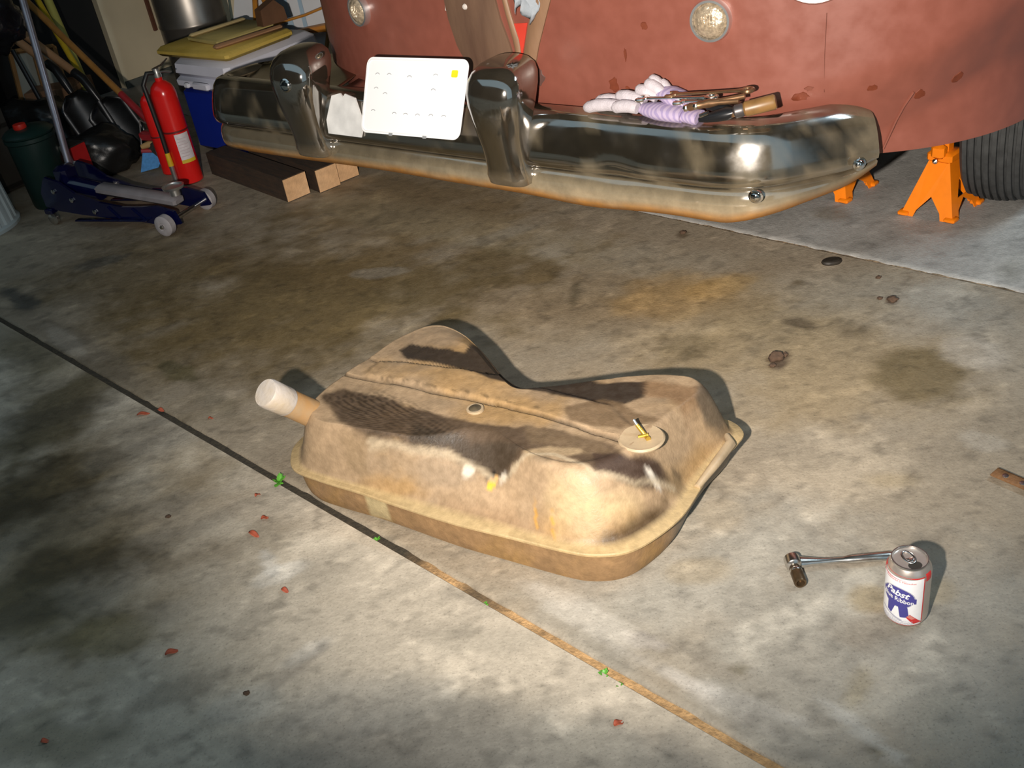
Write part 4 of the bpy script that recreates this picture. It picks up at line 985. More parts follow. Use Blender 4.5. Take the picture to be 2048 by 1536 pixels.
# ---------------------------------------------------------------- orange jack stands
m_or = mat('orange_paint', (0.80, 0.20, 0.005), rough=.35, scale=30, var=.06)
def jack_stand(label, F, Rv, Lv, top, H, group=None):
    """F, Rv, Lv: front, right and left foot corners on the floor"""
    B = Rv + Lv - F; cen = (Rv + Lv) / 2
    js = thing('jack_stand', label, 'jack stand', (cen.x, cen.y, 0), 0, group)
    feet = [F - cen, Rv - cen, B - cen, Lv - cen]
    tops = [f.normalized() * top for f in feet]
    for i in range(4):
        a, b = feet[i], feet[(i + 1) % 4]; ta, tb2 = tops[i] + Vector((0, 0, H)), tops[(i + 1) % 4] + Vector((0, 0, H))
        def P_(s, t): return (a.lerp(b, s)).lerp(ta.lerp(tb2, s), t)   # s along, t up
        nrm = (b - a).cross(ta - a).normalized()
        if nrm.dot((a + b) / 2) < 0: nrm = -nrm
        m_ = MB()
        if i == 3 or i == 1:
            poly = [P_(0, 0), P_(.24, 0), P_(.26, .12), P_(.5, .38), P_(.74, .12), P_(.76, 0), P_(1, 0), P_(1, 1), P_(0, 1)]
            quads = [[0, 1, 2, 8], [2, 3, 7, 8], [3, 4, 7], [4, 5, 6, 7]]
        else:
            poly = [P_(0, 0), P_(.22, 0), P_(.24, .14), P_(.5, .30), P_(.76, .14), P_(.78, 0), P_(1, 0), P_(1, 1), P_(0, 1), P_(.27, .34), P_(.73, .34), P_(.5, .66)]
            quads = [[0, 1, 2, 9, 8], [2, 3, 4, 10, 9], [4, 5, 6, 7, 10], [10, 7, 11], [11, 7, 8], [8, 9, 11]]
        th = .003; n_ = len(poly)
        from collections import Counter
        vs = [p for p in poly] + [p - nrm * th for p in poly]; fs = []
        edges = Counter()
        for qd in quads:
            fs.append(tuple(qd)); fs.append(tuple(n_ + j for j in reversed(qd)))
            for j in range(len(qd)): edges[tuple(sorted((qd[j], qd[(j + 1) % len(qd)])))] += 1
        for (e0, e1), k in edges.items():
            if k == 1: fs.append((e0, e1, n_ + e1, n_ + e0))
        m_.add(vs, fs); m_.build('side_plate', m_or, js, sm=False)
    for f in feet:   # folded foot corners
        d = f.normalized(); c_ = f - d * .012
        m_ = MB(); m_.box((c_.x, c_.y, .006), (.03, .03, .012), rotz(math.atan2(d.y, d.x) + PI / 4), .003); m_.build('foot', m_or, js)
    co = MB(); co.box((0, 0, H + .006), (top * 1.75, top * 1.75, .028), rotz(math.atan2(feet[0].y, feet[0].x) + PI / 4), .006); co.build('collar', m_or, js)
    po = MB(); po.box((0, 0, H + .06), (.03, .036, .12), rotz(math.atan2(feet[0].y, feet[0].x) + PI / 4), .005); po.build('ratchet_post', m_or, js)
    bx = MB(); fd = (feet[0] + feet[3]).normalized(); bx.box(fd * (top * .9) + Vector((0, 0, H + .026)), (.03, .036, .04), rotz(math.atan2(fd.y, fd.x)), .008); bx.build('pawl_housing', m_or, js)
    kb = MB(); kb.lathe([(0, -.004), (.006, -.003), (.007, .002), (0, .006)], fd * (top * .9 + .017) + Vector((0, 0, H + .004)), 14, align(fd)); kb.build('pawl_pin', m_steel, js)
    sd = MB(); z0 = H + .12; Rz = rotz(math.atan2(feet[0].y, feet[0].x) + PI / 4)
    sd.box((0, 0, z0), (.06, .1, .008), Rz, .002); sd.box(Rz @ Vector((0, .046, 0)) + Vector((0, 0, z0 + .012)), (.06, .008, .024), Rz, .002); sd.box(Rz @ Vector((0, -.046, 0)) + Vector((0, 0, z0 + .012)), (.06, .008, .024), Rz, .002); sd.build('saddle', m_or, js)
    return js
F = Vector((1.222, 2.423, 0)); Rv = Vector((1.345, 2.518, 0)); Lv = Vector((1.125, 2.528, 0))
jack_stand('orange jack stand beside the front tyre at the right', F, Rv, Lv, .040, .15)
off = Vector((1.022, 2.654, 0)) - F
jack_stand('orange jack stand mostly hidden behind the right bumper end', F + off, Rv + off, Lv + off, .040, .15)

# ---------------------------------------------------------------- gloves, wrenches and tool on the apron behind the bumper
m_glove = mat('white_knit', (0.52, 0.47, 0.50), rough=.9, scale=60, var=.1, bump=.3, bscale=300)
def stripes(name, c1, c2, scale, rot=(0, 0, 0)):
    m = bpy.data.materials.new(name); m.use_nodes = True; N = m.node_tree.nodes; L = m.node_tree.links
    b = N['Principled BSDF']; b.inputs['Roughness'].default_value = .85
    tc = N.new('ShaderNodeTexCoord'); mp = N.new('ShaderNodeMapping'); mp.inputs['Rotation'].default_value = rot
    w = N.new('ShaderNodeTexWave'); w.inputs['Scale'].default_value = scale; w.inputs['Distortion'].default_value = 5; w.inputs['Detail'].default_value = 2
    cr = N.new('ShaderNodeValToRGB'); cr.color_ramp.elements[0].color = (*c1, 1); cr.color_ramp.elements[1].color = (*c2, 1)
    cr.color_ramp.elements[0].position = .35; cr.color_ramp.elements[1].position = .6
    L.new(tc.outputs['Object'], mp.inputs['Vector']); L.new(mp.outputs['Vector'], w.inputs['Vector']); L.new(w.outputs['Fac'], cr.inputs['Fac']); L.new(cr.outputs['Color'], b.inputs['Base Color'])
    return m
m_lav = stripes('lavender_stripe_cloth', (0.30, 0.24, 0.40), (0.42, 0.34, 0.47), 30, (0, .5, .3))
def glove(label, base, palm, fingers, cuff, grp):
    """points in the car frame; base is the thing's origin"""
    base = Vector(base); t = thing('work_glove', label, 'glove', car2w(base), CA, grp)
    P_ = [Vector(p) - base for p in palm]
    MB().tube(P_, [.012, .026, .034, .035, .030, .022][:len(P_)], 16, flat=.55).build('palm', m_lav, t)
    for f in fingers:
        q = [Vector(p) - base for p in f]; a, b = q[0], q[1]; d = (b - a)
        pts = [a + d * s for s in (0, .3, .6, .85, .95, 1.0)]
        pts = [p + Vector((0, 0, .006 * math.sin(PI * s))) for p, s in zip(pts, (0, .3, .6, .85, .95, 1))]
        MB().tube(pts, [.013, .0145, .0150, .0140, .010, .003], 12).build('finger', m_glove, t)
    q = [Vector(p) - base for p in cuff]
    MB().tube(q, [.022, .024, .027, .026], 16, flat=.6).build('cuff', m_lav, t)
    return t
glove('white and lavender work glove lying flat on the bumper apron, fingers to the left', ((-0.2561, 0.06, 0.4647)),
      [((-0.2875, 0.06, 0.4883)), ((-0.261, 0.06, 0.4856)), ((-0.2283, 0.06, 0.4834)), ((-0.196, 0.06, 0.4824)), ((-0.1643, 0.06, 0.4791))],
      [(((-0.3219, 0.04, 0.4948)), ((-0.4237, 0.04, 0.4813))), (((-0.3267, 0.08, 0.4882)), ((-0.4151, 0.08, 0.4855))), (((-0.2726, 0.07, 0.4978)), ((-0.3504, 0.07, 0.5054))), (((-0.2719, 0.035, 0.4944)), ((-0.3398, 0.035, 0.4893)))],
      [((-0.1771, 0.06, 0.4781)), ((-0.1543, 0.06, 0.4776)), ((-0.1368, 0.06, 0.4767)), ((-0.1269, 0.06, 0.4763))], 'work gloves on the bumper')
glove('white and lavender work glove crumpled upright behind the wrenches', ((-0.2318, 0.09, 0.4929)),
      [((-0.2558, 0.09, 0.5227)), ((-0.2366, 0.09, 0.517)), ((-0.2149, 0.09, 0.5115)), ((-0.1947, 0.09, 0.5036)), ((-0.1799, 0.09, 0.4954))],
      [(((-0.2417, 0.075, 0.5076)), ((-0.2974, 0.075, 0.5226))), (((-0.233, 0.095, 0.5156)), ((-0.2729, 0.095, 0.5432))), (((-0.2309, 0.08, 0.516)), ((-0.2753, 0.08, 0.5363))), (((-0.2235, 0.1, 0.5053)), ((-0.2502, 0.1, 0.5337)))],
      [((-0.1922, 0.09, 0.5038)), ((-0.1797, 0.09, 0.4978)), ((-0.1699, 0.09, 0.4916)), ((-0.1625, 0.09, 0.4875))], 'work gloves on the bumper')
def wrench(label, p, q, w=.009, m=None, grp='wrenches on the bumper'):
    p = Vector(p); q = Vector(q); d = (q - p); Ln = d.length; d.normalize()
    t = thing('wrench', label, 'wrench', car2w(p), CA, grp)
    sd = Vector((-d.y, d.x, 0)).normalized()
    up = d.cross(sd); up = up if up.z > 0 else -up
    R3 = Matrix((d, sd, up)).transposed()
    s = MB(); s.tube([d * .022, d * .04, d * (Ln * .5), d * (Ln - .035), d * (Ln - .018)], [w * .9, w * .6, w * .52, w * .6, w * .9], 10, flat=.55); s.build('shank', m or m_steel, t)
    # open end: a thick C; ring end: a torus
    c_ = MB(); pts = [R3 @ Vector((.012 - .013 * math.cos(a), .0135 * math.sin(a), 0)) for a in [math.radians(60 + 240 * k / 14) for k in range(15)]]
    c_.tube([Vector((0, 0, 0)) + p2 + d * .002 for p2 in reversed(pts)], .0058, 8, flat=.8); c_.build('open_jaw', m or m_steel, t)
    r_ = MB(); r_.tube([d * (Ln - .008) + R3 @ Vector((.0115 * math.cos(a), .0115 * math.sin(a), 0)) for a in [2 * PI * k / 18 for k in range(19)]], .0052, 8, cap=False); r_.build('ring_end', m or m_steel, t)
    return t
m_wr = mat('shiny_wrench_steel', (0.85, 0.80, 0.72), rough=.2, metal=1.0, scale=40, var=.1)
m_wb = mat('brown_stained_steel', (0.30, 0.17, 0.09), rough=.3, metal=.8, scale=40, var=.3)
wrench('brown stained wrench topmost in the pile, reaching farthest right', ((-0.2114, 0.058, 0.5222)), ((-0.0114, 0.078, 0.5399)), .011, m_wb)
wrench('shorter bright wrench reaching farthest left across the gloves', ((-0.277, 0.04, 0.5156)), ((-0.0853, 0.055, 0.5272)), .010, m_wr)
wrench('bright wrench lowest in the small pile on the gloves', ((-0.1797, 0.035, 0.5172)), ((-0.0404, 0.06, 0.5221)), .010, m_wr)
pl = thing('pliers', 'small pliers with rounded bright tips in front of the wrenches', 'pliers', car2w(Vector((-0.1339, 0.03, 0.5053))), CA)
pb_ = Vector((-0.1339, 0.03, 0.5053))
for k, (x, y) in enumerate(((1372, 214), (1392, 211))):
    pass
tips = [Vector((-0.1409, 0.025, 0.5087)) - pb_, Vector((-0.116, 0.025, 0.5151)) - pb_]; piv = Vector((-0.0871, 0.035, 0.5205)) - pb_
hnd = [Vector((-0.0142, 0.055, 0.5342)) - pb_, Vector((-0.0234, 0.045, 0.5261)) - pb_]
for tp, hd_ in zip(tips, hnd):
    MB().tube([tp, tp.lerp(piv, .15), tp.lerp(piv, .6), piv, piv.lerp(hd_, .3), hd_], [.004, .009, .008, .010, .006, .006], 10).build('arm', m_wb, pl)
    MB().lathe([(0, -.008), (.006, -.006), (.0085, 0), (.006, .006), (0, .008)], tp, 14).build('tip', m_wr, pl)
sdv_b = Vector((-0.0262, 0.03, 0.4937))
sdv = thing('hand_tool', 'oily black hand tool with a worn brown round handle on the bumper apron', 'hand tool', car2w(sdv_b), CA)
h0 = Vector((-0.0072, 0.035, 0.5121)) - sdv_b; h1 = Vector((0.0539, 0.06, 0.5255)) - sdv_b; dd = (h1 - h0).normalized()
m_bh = mat('worn_brown_handle', (0.19, 0.10, 0.032), rough=.4, scale=30, var=.25)
m_bk = mat('oily_black_metal', (0.02, 0.02, 0.022), rough=.3, metal=.4)
MB().tube([h0, h0 + dd * .004, h1 - dd * .004, h1], [.013, .0165, .0165, .014], 24).build('handle', m_bh, sdv)
MB().tube([h0 - dd * .022, h0 - dd * .018, h0 - dd * .004, h0], [.011, .0145, .0145, .013], 20).build('ferrule', mat('dark_ferrule', (.10, .09, .09), .4, .6), sdv)
b0 = Vector((-0.1019, 0.01, 0.49)) - sdv_b
MB().tube([b0, b0.lerp(h0, .15), b0.lerp(h0, .4), b0.lerp(h0, .65), h0 - dd * .02], [.006, .011, .016, .018, .012], 14, flat=.8).build('tool_body', m_bk, sdv)
MB().tube([b0.lerp(h0, .05) + Vector((0, -.004, .009)), b0.lerp(h0, .25) + Vector((0, -.008, .013))], .005, 10).build('bright_latch', m_steel, sdv)
MB().tube([Vector((-0.1016, 0.05, 0.5077)) - sdv_b, Vector((-0.057, 0.045, 0.5061)) - sdv_b, Vector((-0.0251, 0.04, 0.5014)) - sdv_b], [.008, .012, .010], 12).build('lever', m_bk, sdv)
MB().lathe([(0, -.005), (.007, -.004), (.008, .002), (0, .006)], Vector((-0.0493, 0.02, 0.4964)) - sdv_b, 14, align((.3, -1, .3))).build('adjusting_screw', m_wb, sdv)
MB().lathe([(0, -.005), (.006, -.004), (.007, .002), (0, .006)], Vector((-0.0255, 0.02, 0.506)) - sdv_b, 14, align((.3, -1, .3))).build('adjusting_screw', m_wb, sdv)

# crumpled rag tucked at the nose
rgp = Vector((-0.6138, 0.12, 0.6983)); rb_ = Vector((rgp.x, rgp.y - .012, rgp.z + .014))
rows = []
for i in range(13):
    row = []
    for j in range(17):
        s, t = i / 12, j / 16
        px = -.045 + .10 * t; pz = -.035 + .11 * s + .02 * math.sin(t * 6)
        w = math.sin(PI * t) * .6 + .4
        row.append((px * (.55 + .45 * s) + .012 * math.sin(s * 7), -.010 - .012 * math.sin(t * 17 + s * 3) * w - .006 * math.sin(s * 11), pz))
    rows.append(row)
rag = MB().grid(rows).build('rag', mat('grey_white_rag', (.30, .33, .36), .9, scale=20, var=.2, bump=.2), None)
rag.location = car2w(rb_); rag.rotation_euler = (0, 0, CA)
so = rag.modifiers.new('cloth', 'SOLIDIFY'); so.thickness = .003
tag(rag, 'crumpled grey white rag tucked into the nose of the red car', 'rag')

# ---------------------------------------------------------------- left side clutter
def cyl_upright(mb, c, r, h, seg=32): return mb.lathe([(0, 0), (r * .96, 0), (r, .006), (r, h - .006), (r * .96, h), (0, h)], c, seg)
# fire extinguishers
m_fred = mat('extinguisher_red', (0.62, 0.012, 0.010), rough=.22, scale=20, var=.04)
m_hose = mat('black_hose', (.012, .012, .012), .45)
m_sil = mat('satin_silver', (.65, .64, .62), .3, .9)
ec = Vector((-1.072, 3.817, 0))
ex = thing('fire_extinguisher', 'larger red fire extinguisher with a pale label and black hose', 'fire extinguisher', ec)
r = .046; Hh = .335
MB().lathe([(0, .004), (r * .8, 0), (r, .006), (r, Hh), (r * .96, Hh + .015), (r * .8, Hh + .032), (r * .5, Hh + .045), (r * .3, Hh + .05), (r * .3, Hh + .062), (0, Hh + .062)], seg=40).build('cylinder', m_fred, ex)
MB().lathe([(r + .0002, .20), (r + .0012, .201), (r + .0012, .206), (r + .0002, .207)], seg=40).build('band', mat('dark_red_band', (.12, .008, .008), .5), ex)
def cyl_patch(a0, a1, z0, z1, rr, n=16): return [[(rr * math.cos(a0 + (a1 - a0) * j / n), rr * math.sin(a0 + (a1 - a0) * j / n), z) for j in range(n + 1)] for z in (z0, (z0 + z1) / 2, z1)]
va = math.atan2(-ec.y, -ec.x)
lb = MB().grid(cyl_patch(va - .25, va + .95, .085, .195, r + .0008)).build('label', mat('pale_label', (.62, .56, .58), .5, scale=60, var=.1), ex)
MB().grid(cyl_patch(va - .25, va + .95, .085, .098, r + .0012)).build('yellow_strip', mat('yellow_print', (.62, .45, .03), .5), lb)
lw = MB()
for q in range(7):
    lw.grid(cyl_patch(va - .12, va + .5 + .3 * ((q * 37) % 5) / 5, .110 + q * .011, .1125 + q * .011, r + .0012))
lwo = lw.build('small_print', mat('pink_print', (.52, .42, .45), .5), lb); lwo['kind'] = 'stuff'
MB().lathe([(0, 0), (.013, 0), (.015, .008), (.012, .022), (.012, .034), (0, .036)], (0, 0, Hh + .060), 20).build('valve', m_sil, ex)
fdir = Vector((math.cos(va + .9), math.sin(va + .9), 0))
lv = MB(); lv.tube([Vector((0, 0, Hh + .092)) - fdir * .012, Vector((0, 0, Hh + .105)) + fdir * .03, Vector((0, 0, Hh + .125)) + fdir * .06], [.007, .008, .006], 8, flat=.4); lv.build('lever', mat('dark_lever', (.10, .08, .06), .4, .5), ex)
lv = MB(); lv.tube([Vector((0, 0, Hh + .080)), Vector((0, 0, Hh + .082)) + fdir * .04, Vector((0, 0, Hh + .078)) + fdir * .062], [.007, .008, .006], 8, flat=.4); lv.build('carry_handle', m_sil, ex)
sd_ = Vector((math.cos(va - 1.3), math.sin(va - 1.3), 0))
hp = [Vector((0, 0, Hh + .078)), Vector((0, 0, Hh + .085)) + sd_ * .035, Vector((0, 0, Hh + .05)) + sd_ * .060, Vector((0, 0, Hh - .04)) + sd_ * .057, Vector((0, 0, .20)) + sd_ * .055, Vector((0, 0, .13)) + sd_ * .056]
MB().tube(hp, .0085, 12).build('hose', m_hose, ex)
MB().tube([hp[-1], hp[-1] - Vector((0, 0, .05))], [.009, .011], 12).build('hose_nozzle', mat('yellow_nozzle', (.65, .42, .02), .4), ex)
MB().tube([hp[-1] - Vector((0, 0, .05)), hp[-1] - Vector((0, 0, .115))], [.010, .009], 12).build('nozzle_tip', m_sil, ex)
e2 = Vector((-1.175, 3.959, 0)); r2 = .034; H2 = .27
ex2 = thing('fire_extinguisher', 'smaller plain red fire extinguisher standing left of the larger one', 'fire extinguisher', e2)
MB().lathe([(0, .004), (r2 * .8, 0), (r2, .006), (r2, H2), (r2 * .9, H2 + .02), (r2 * .6, H2 + .035), (r2 * .3, H2 + .04), (r2 * .3, H2 + .05), (0, H2 + .05)], seg=32).build('cylinder', m_fred, ex2)
MB().lathe([(0, 0), (.010, 0), (.011, .02), (0, .022)], (0, 0, H2 + .05), 16).build('valve', m_sil, ex2)
MB().lathe([(r2 + .0002, .15), (r2 + .001, .151), (r2 + .001, .155), (r2 + .0002, .156)], seg=32).build('band', MATS['dark_red_band'], ex2)

# cooler: white lid and band over a blue body
k0 = Vector((-0.8607, 3.961, 0)); k1 = Vector((-1.112, 4.208, 0)); cw = (k1 - k0).length; cdx = (k0 - k1).normalized(); cdy = Vector((-cdx.y, cdx.x, 0))
CH = .375; CLn = .46
cool = thing('cooler', 'blue picnic cooler with a white lid, yellow boards on top', 'cooler', k1 + cdx * (cw / 2) + cdy * (CLn / 2), math.atan2(cdx.y, cdx.x))
m_cb = mat('cooler_blue', (0.008, 0.022, 0.24), rough=.35, scale=20, var=.06)
m_cw = mat('cooler_white', (0.60, 0.60, 0.68), rough=.4, scale=10, var=.05)
MB().box((0, 0, CH * .35), (cw, CLn, CH * .70), bev=.02).build('tub', m_cb, cool)
MB().box((0, 0, CH * .745), (cw + .012, CLn + .012, CH * .12), bev=.012).build('rim_band', m_cw, cool)
MB().box((0, 0, CH * .895), (cw + .014, CLn + .014, CH * .20), bev=.02, taper=.96).build('lid', m_cw, cool)
MB().box((.0, -CLn / 2 - .012, CH * .74), (.10, .02, .03), bev=.006).build('latch', m_cw, cool)
MB().box((-.10, -CLn / 2 - .010, CH * .73), (.03, .016, .022), bev=.005).build('handle_boss', mat('shiny_white_plastic', (.7, .7, .75), .15), cool)
for sx in (-1, 1): MB().box((sx * (cw / 2 + .010), 0, CH * .62), (.018, .16, .03), bev=.006).build('side_handle', m_cw, cool)
ctop = CH * 1.0
def on_cooler(x, y, z=0.0):
    return k1 + cdx * (cw / 2 + x) + cdy * (CLn / 2 + y) + Vector((0, 0, ctop + z))
crz = math.atan2(cdx.y, cdx.x)
m_yb = mat('yellow_foam_board', (0.44, 0.30, 0.04), rough=.8, col2=(0.56, 0.40, 0.09), scale=6, bump=.15, bscale=90)
def plank(name, label, cat, x, y, z, sx, sy, sz, rot, m, grp=None, bev=.006):
    p = on_cooler(x, y, z)
    o = MB().box((0, 0, sz / 2), (sx, sy, sz), bev=bev).build(name, m); o.location = p; o.rotation_euler = (0, 0, crz + rot)
    return tag(o, label, cat, grp)
plank('foam_board', 'thick yellow foam board lying flat on the white cooler lid', 'board', -.03, -.065, .003, cw + .10, .34, .035, .03, m_yb, bev=.012)
plank('foam_board', 'thinner dull yellow board stacked on the thick foam board', 'board', -.02, -.03, .040, .24, .26, .022, -.12, mat('dull_yellow_board', (.36, .29, .10), .8, scale=8, var=.2, bump=.1))
plank('wood_strip', 'pale tan wood strip on top of the stacked yellow boards', 'wood strip', -.085, -.04, .064, .03, .25, .012, -.10, mat('pale_strip_wood', (.55, .42, .20), .7, scale=10, var=.1, stretch=(6, 1, 6)))
plank('wood_strip', 'reddish brown wood strip beside the pale strip on the boards', 'wood strip', .13, -.06, .040, .035, .30, .016, -.12, mat('brown_strip_wood', (.30, .16, .08), .7, scale=10, var=.15, stretch=(6, 1, 6)))
po = MB(); po.prism([(-.05, 0), (.06, 0), (.055, .05), (.02, .085), (-.045, .06)], .05, Matrix.Rotation(PI / 2, 4, 'X')); pouch = po.build('wood_wedge', mat('dark_brown_wedge', (.10, .045, .02), .6, scale=15, var=.2)); pouch.location = on_cooler(.10, .07, .064); pouch.rotation_euler = (0, 0, crz + 1.4)
tag(pouch, 'dark brown wooden wedge at the back of the yellow boards', 'wedge')

# folded deck chair behind the cooler: striped white canvas on orange wood bars
dY = 4.75
def wy_poly(pts): return [Vector(p) for p in pts]
cv = wy_poly([(-1.022, 4.75, 0.1235), (-0.885, 4.75, 0.5335), (-0.6915, 4.75, 0.5232), (-0.5543, 4.75, 0.46), (-0.5315, 4.75, 0.3722), (-0.5456, 4.75, 0.267), (-0.5864, 4.75, 0.1635), (-0.6471, 4.75, 0.0835), (-0.8186, 4.75, 0.0436)])
cb0 = sum(cv, Vector()) / len(cv); cb0.z = min(p.z for p in cv)
dc = thing('deck_chair', 'folded deck chair, white canvas with blue stripes and orange wood bars', 'deck chair', cb0)
m_cv = mat('white_canvas', (0.52, 0.53, 0.55), rough=.8, scale=8, var=.06)
m_cs = mat('light_blue_stripe', (0.27, 0.37, 0.46), rough=.8, scale=8, var=.08)
m_ow = mat('orange_varnished_wood', (0.50, 0.22, 0.03), rough=.35, col2=(.36, .13, .02), scale=6, stretch=(1, 1, 6))
loc_ = [p - cb0 for p in cv]
mbx = MB(); mbx.loft([[p for p in loc_], [p + Vector((0, .035, 0)) for p in loc_]], True, True); mbx.build('canvas', m_cv, dc, sm=False)
MB().tube([loc_[k] + Vector((0, .015, 0)) for k in (2, 3, 4, 5, 6, 7)], .016, 10).build('rim_bar', mat('tan_rim_wood', (.36, .20, .06), .5, scale=10, var=.2), dc)
for (q0, q1, q2, q3) in ((((-0.7371, 4.74, 0.5117)), ((-0.6953, 4.74, 0.505)), ((-0.6688, 4.74, 0.067)), ((-0.7085, 4.74, 0.0737))), (((-0.6428, 4.74, 0.4967)), ((-0.6281, 4.74, 0.4943)), ((-0.6237, 4.74, 0.0823)), ((-0.6458, 4.74, 0.0859)))):
    qq = [Vector(q) - cb0 for q in (q0, q1, q2, q3)]
    sb_ = MB(); sb_.loft([qq, [p + Vector((0, .004, 0)) for p in qq]], True, True); sb_.build('canvas_stripe', m_cs, dc, sm=False)
def bar(pts, w, th=.018, nm='wood_bar', m=None, par=None, base=None):
    MB().tube([Vector(p) - base for p in pts], w, 8, flat=.7).build(nm, m, par)
bar([(-0.7848, 4.7, 0.5265), (-0.7622, 4.7, 0.3776), (-0.6937, 4.7, 0.1539)], [.024, .024, .022], m=m_ow, par=dc, base=cb0)
bar([(-0.8006, 4.72, 0.5254), (-0.8367, 4.72, 0.3642)], [.018, .018], m=m_ow, par=dc, base=cb0)
bar([(-0.736, 4.71, 0.3393), (-0.6219, 4.71, 0.3527), (-0.5332, 4.71, 0.3722)], [.009, .009, .009], m=m_ow, par=dc, base=cb0)
bar([(-0.7176, 4.71, 0.2826), (-0.6268, 4.71, 0.2893), (-0.545, 4.71, 0.2867)], [.012, .020, .028], m=m_ow, par=dc, base=cb0)
for sx in (.1, .42):
    lgp = loc_[0].lerp(loc_[8], sx)
    MB().tube([Vector((lgp.x, .02, lgp.z + .02)), Vector((lgp.x + .03, .04, -cb0.z))], .014, 8).build('leg', m_ow, dc)

# galvanised steel can behind the cooler
gc = Vector((-1.228, 5.25, 0.0464)); gc.z = 0
gcn = thing('metal_can', 'tall dull silver metal can standing behind the cooler', 'can', gc)
m_gal = mat('galvanised_steel', (0.30, 0.27, 0.24), rough=.38, metal=.85, scale=8, var=.2)
MB().lathe([(0, 0), (.150, 0), (.158, .01), (.160, .30), (.163, .305), (.163, .315), (.160, .32), (.160, .80), (.165, .81), (.165, .83), (.158, .835), (0, .84)], seg=48).build('body', m_gal, gcn)
MB().lathe([(.166, .56), (.170, .565), (.170, .575), (.166, .58)], seg=48).build('hoop', m_gal, gcn)
MB().lathe([(0, .84), (.168, .838), (.172, .85), (.12, .875), (0, .885)], seg=48).build('lid', m_gal, gcn)
# dark strips beside it (trim offcuts leaning behind the boards)
for k, (a_, b_2, nm, lab, colr_) in enumerate(((((-1.011, 5, 0.1715)), ((-0.9808, 5.05, 0.4946)), 'trim_strip', 'grey green trim strip leaning behind the cooler beside the metal can', (.20, .25, .22)), (((-0.9585, 4.95, 0.1983)), ((-0.9316, 5, 0.4957)), 'trim_strip', 'dark brown trim strip leaning beside the deck chair canvas', (.10, .07, .045)))):
    a_ = Vector(a_); b_2 = Vector(b_2); d = b_2 - a_; f0 = a_ - d * (a_.z / d.z) if d.z else a_
    o = MB().tube([Vector(), b_2 - f0], .018, 4, flat=.35).build(nm, mat('trim_%d_paint' % k, colr_, .6), sm=False); o.location = f0; tag(o, lab, 'trim strip')

# brown stick hanging on the cream wall
def on_wall(px): return None
sw = [Vector((-1.453, 5.6, 0.5184)), Vector((-1.493, 5.6, 0.225))]
hu = [p.dot(E_) for p in sw]
stick = MB()
base_ = uv(UL + .008, sw[1].dot(M_), 0)
zb, zt = sw[1].z, sw[0].z
stick.box((0, 0, (zb + zt) / 2 + .15), (.014, .022, zt - zb + .3), rotz(GA), .003)
so_ = stick.build('wood_stick', mat('dark_red_stick', (.14, .05, .025), .6, scale=20, var=.2)); so_.location = base_
tag(so_, 'thin dark red stick hanging on the cream wall', 'stick')

# trolley jack with its silver handle
jf = (Vector((-1.054, 3.295, 0)) + Vector((-0.9575, 3.49, 0))) / 2
jr = (Vector((-1.489, 3.513, 0)) + Vector((-1.492, 3.811, 0))) / 2
jx = (jr - jf); JL = jx.length; jang = math.atan2(jx.y, jx.x)
JW = (Vector((-1.054, 3.295, 0)) - Vector((-0.9575, 3.49, 0))).length
jack = thing('trolley_jack', 'low navy blue trolley jack with grey wheels on the floor', 'trolley jack', jf, jang)
m_navy = mat('navy_gloss', (0.002, 0.003, 0.030), rough=.15, scale=20, var=.15, coat=.3)
m_whl = mat('grey_caster', (.30, .28, .29), .5, scale=40, var=.15)
for s in (-1, 1):
    y = s * (JW / 2 - .03)
    mp = Matrix.Translation((0, y + .005, 0)) @ Matrix.Rotation(PI / 2, 4, 'X')
    side = MB(); side.prism([(-.045, .03), (-.03, .075), (.04, .092), (.12, .085), (.20, .082), (.30, .095), (.40, .125), (.46, .165), (.52, .18), (JL - .02, .165), (JL + .01, .12), (JL + .01, .07), (JL - .05, .055), (.40, .045), (.10, .028), (.03, .02)], .010, mp); side.build('side_plate', m_navy, jack, sm=False)
    fl_b = MB(); fl_b.box((.26, y + s * .012, .034), (.34, .02, .006), Matrix.Rotation(math.radians(2.5), 3, 'Y'), .002); fl_b.build('bottom_flange', m_navy, jack)
    MB().tube([Vector((.10, y + s * .008, .035)), Vector((.15, y + s * .008, .080))], .004, 6).build('rib', m_navy, jack)
    MB().tube([Vector((.22, y + s * .008, .040)), Vector((.26, y + s * .008, .082))], .004, 6).build('rib', m_navy, jack)
    w = MB(); w.lathe([(0, -.014), (.012, -.014), (.014, -.016), (.030, -.016), (.036, -.011), (.036, .011), (.030, .016), (.014, .016), (.012, .014), (0, .014)], (0, s * (JW / 2 + .0), .036), 28, align((0, 1, 0))); wo = w.build('front_wheel', m_whl, jack)
    MB().lathe([(0, -.006), (.008, -.005), (.009, 0), (.006, .006), (0, .007)], (0, s * (JW / 2 + .016), .036), 14, align((0, s, 0))).build('axle_nut', m_steel, wo)
    c_ = MB(); c_.lathe([(0, -.009), (.018, -.009), (.022, -.006), (.022, .006), (.018, .009), (0, .009)], (JL, y, .022), 20, align((0, 1, 0))); c_.build('rear_caster', mat('shiny_caster_steel', (.5, .47, .42), .2, .9), jack)
    fk = MB(); fk.box((JL, y, .052), (.035, .034, .02), bev=.004); fk.build('caster_fork', m_navy, jack)
    for (bx_, bz_) in ((.42, .10), (JL - .06, .13), (.33, .06)):
        MB().lathe([(0, 0), (.009, 0), (.009, .005), (.005, .007), (0, .007)], (bx_, y + s * .006, bz_), 6, align((0, s, 0))).build('hex_bolt', m_steel, jack)
MB().tube([(0, -JW / 2 - .01, .036), (0, JW / 2 + .01, .036)], .009, 10).build('front_axle', m_steel, jack)
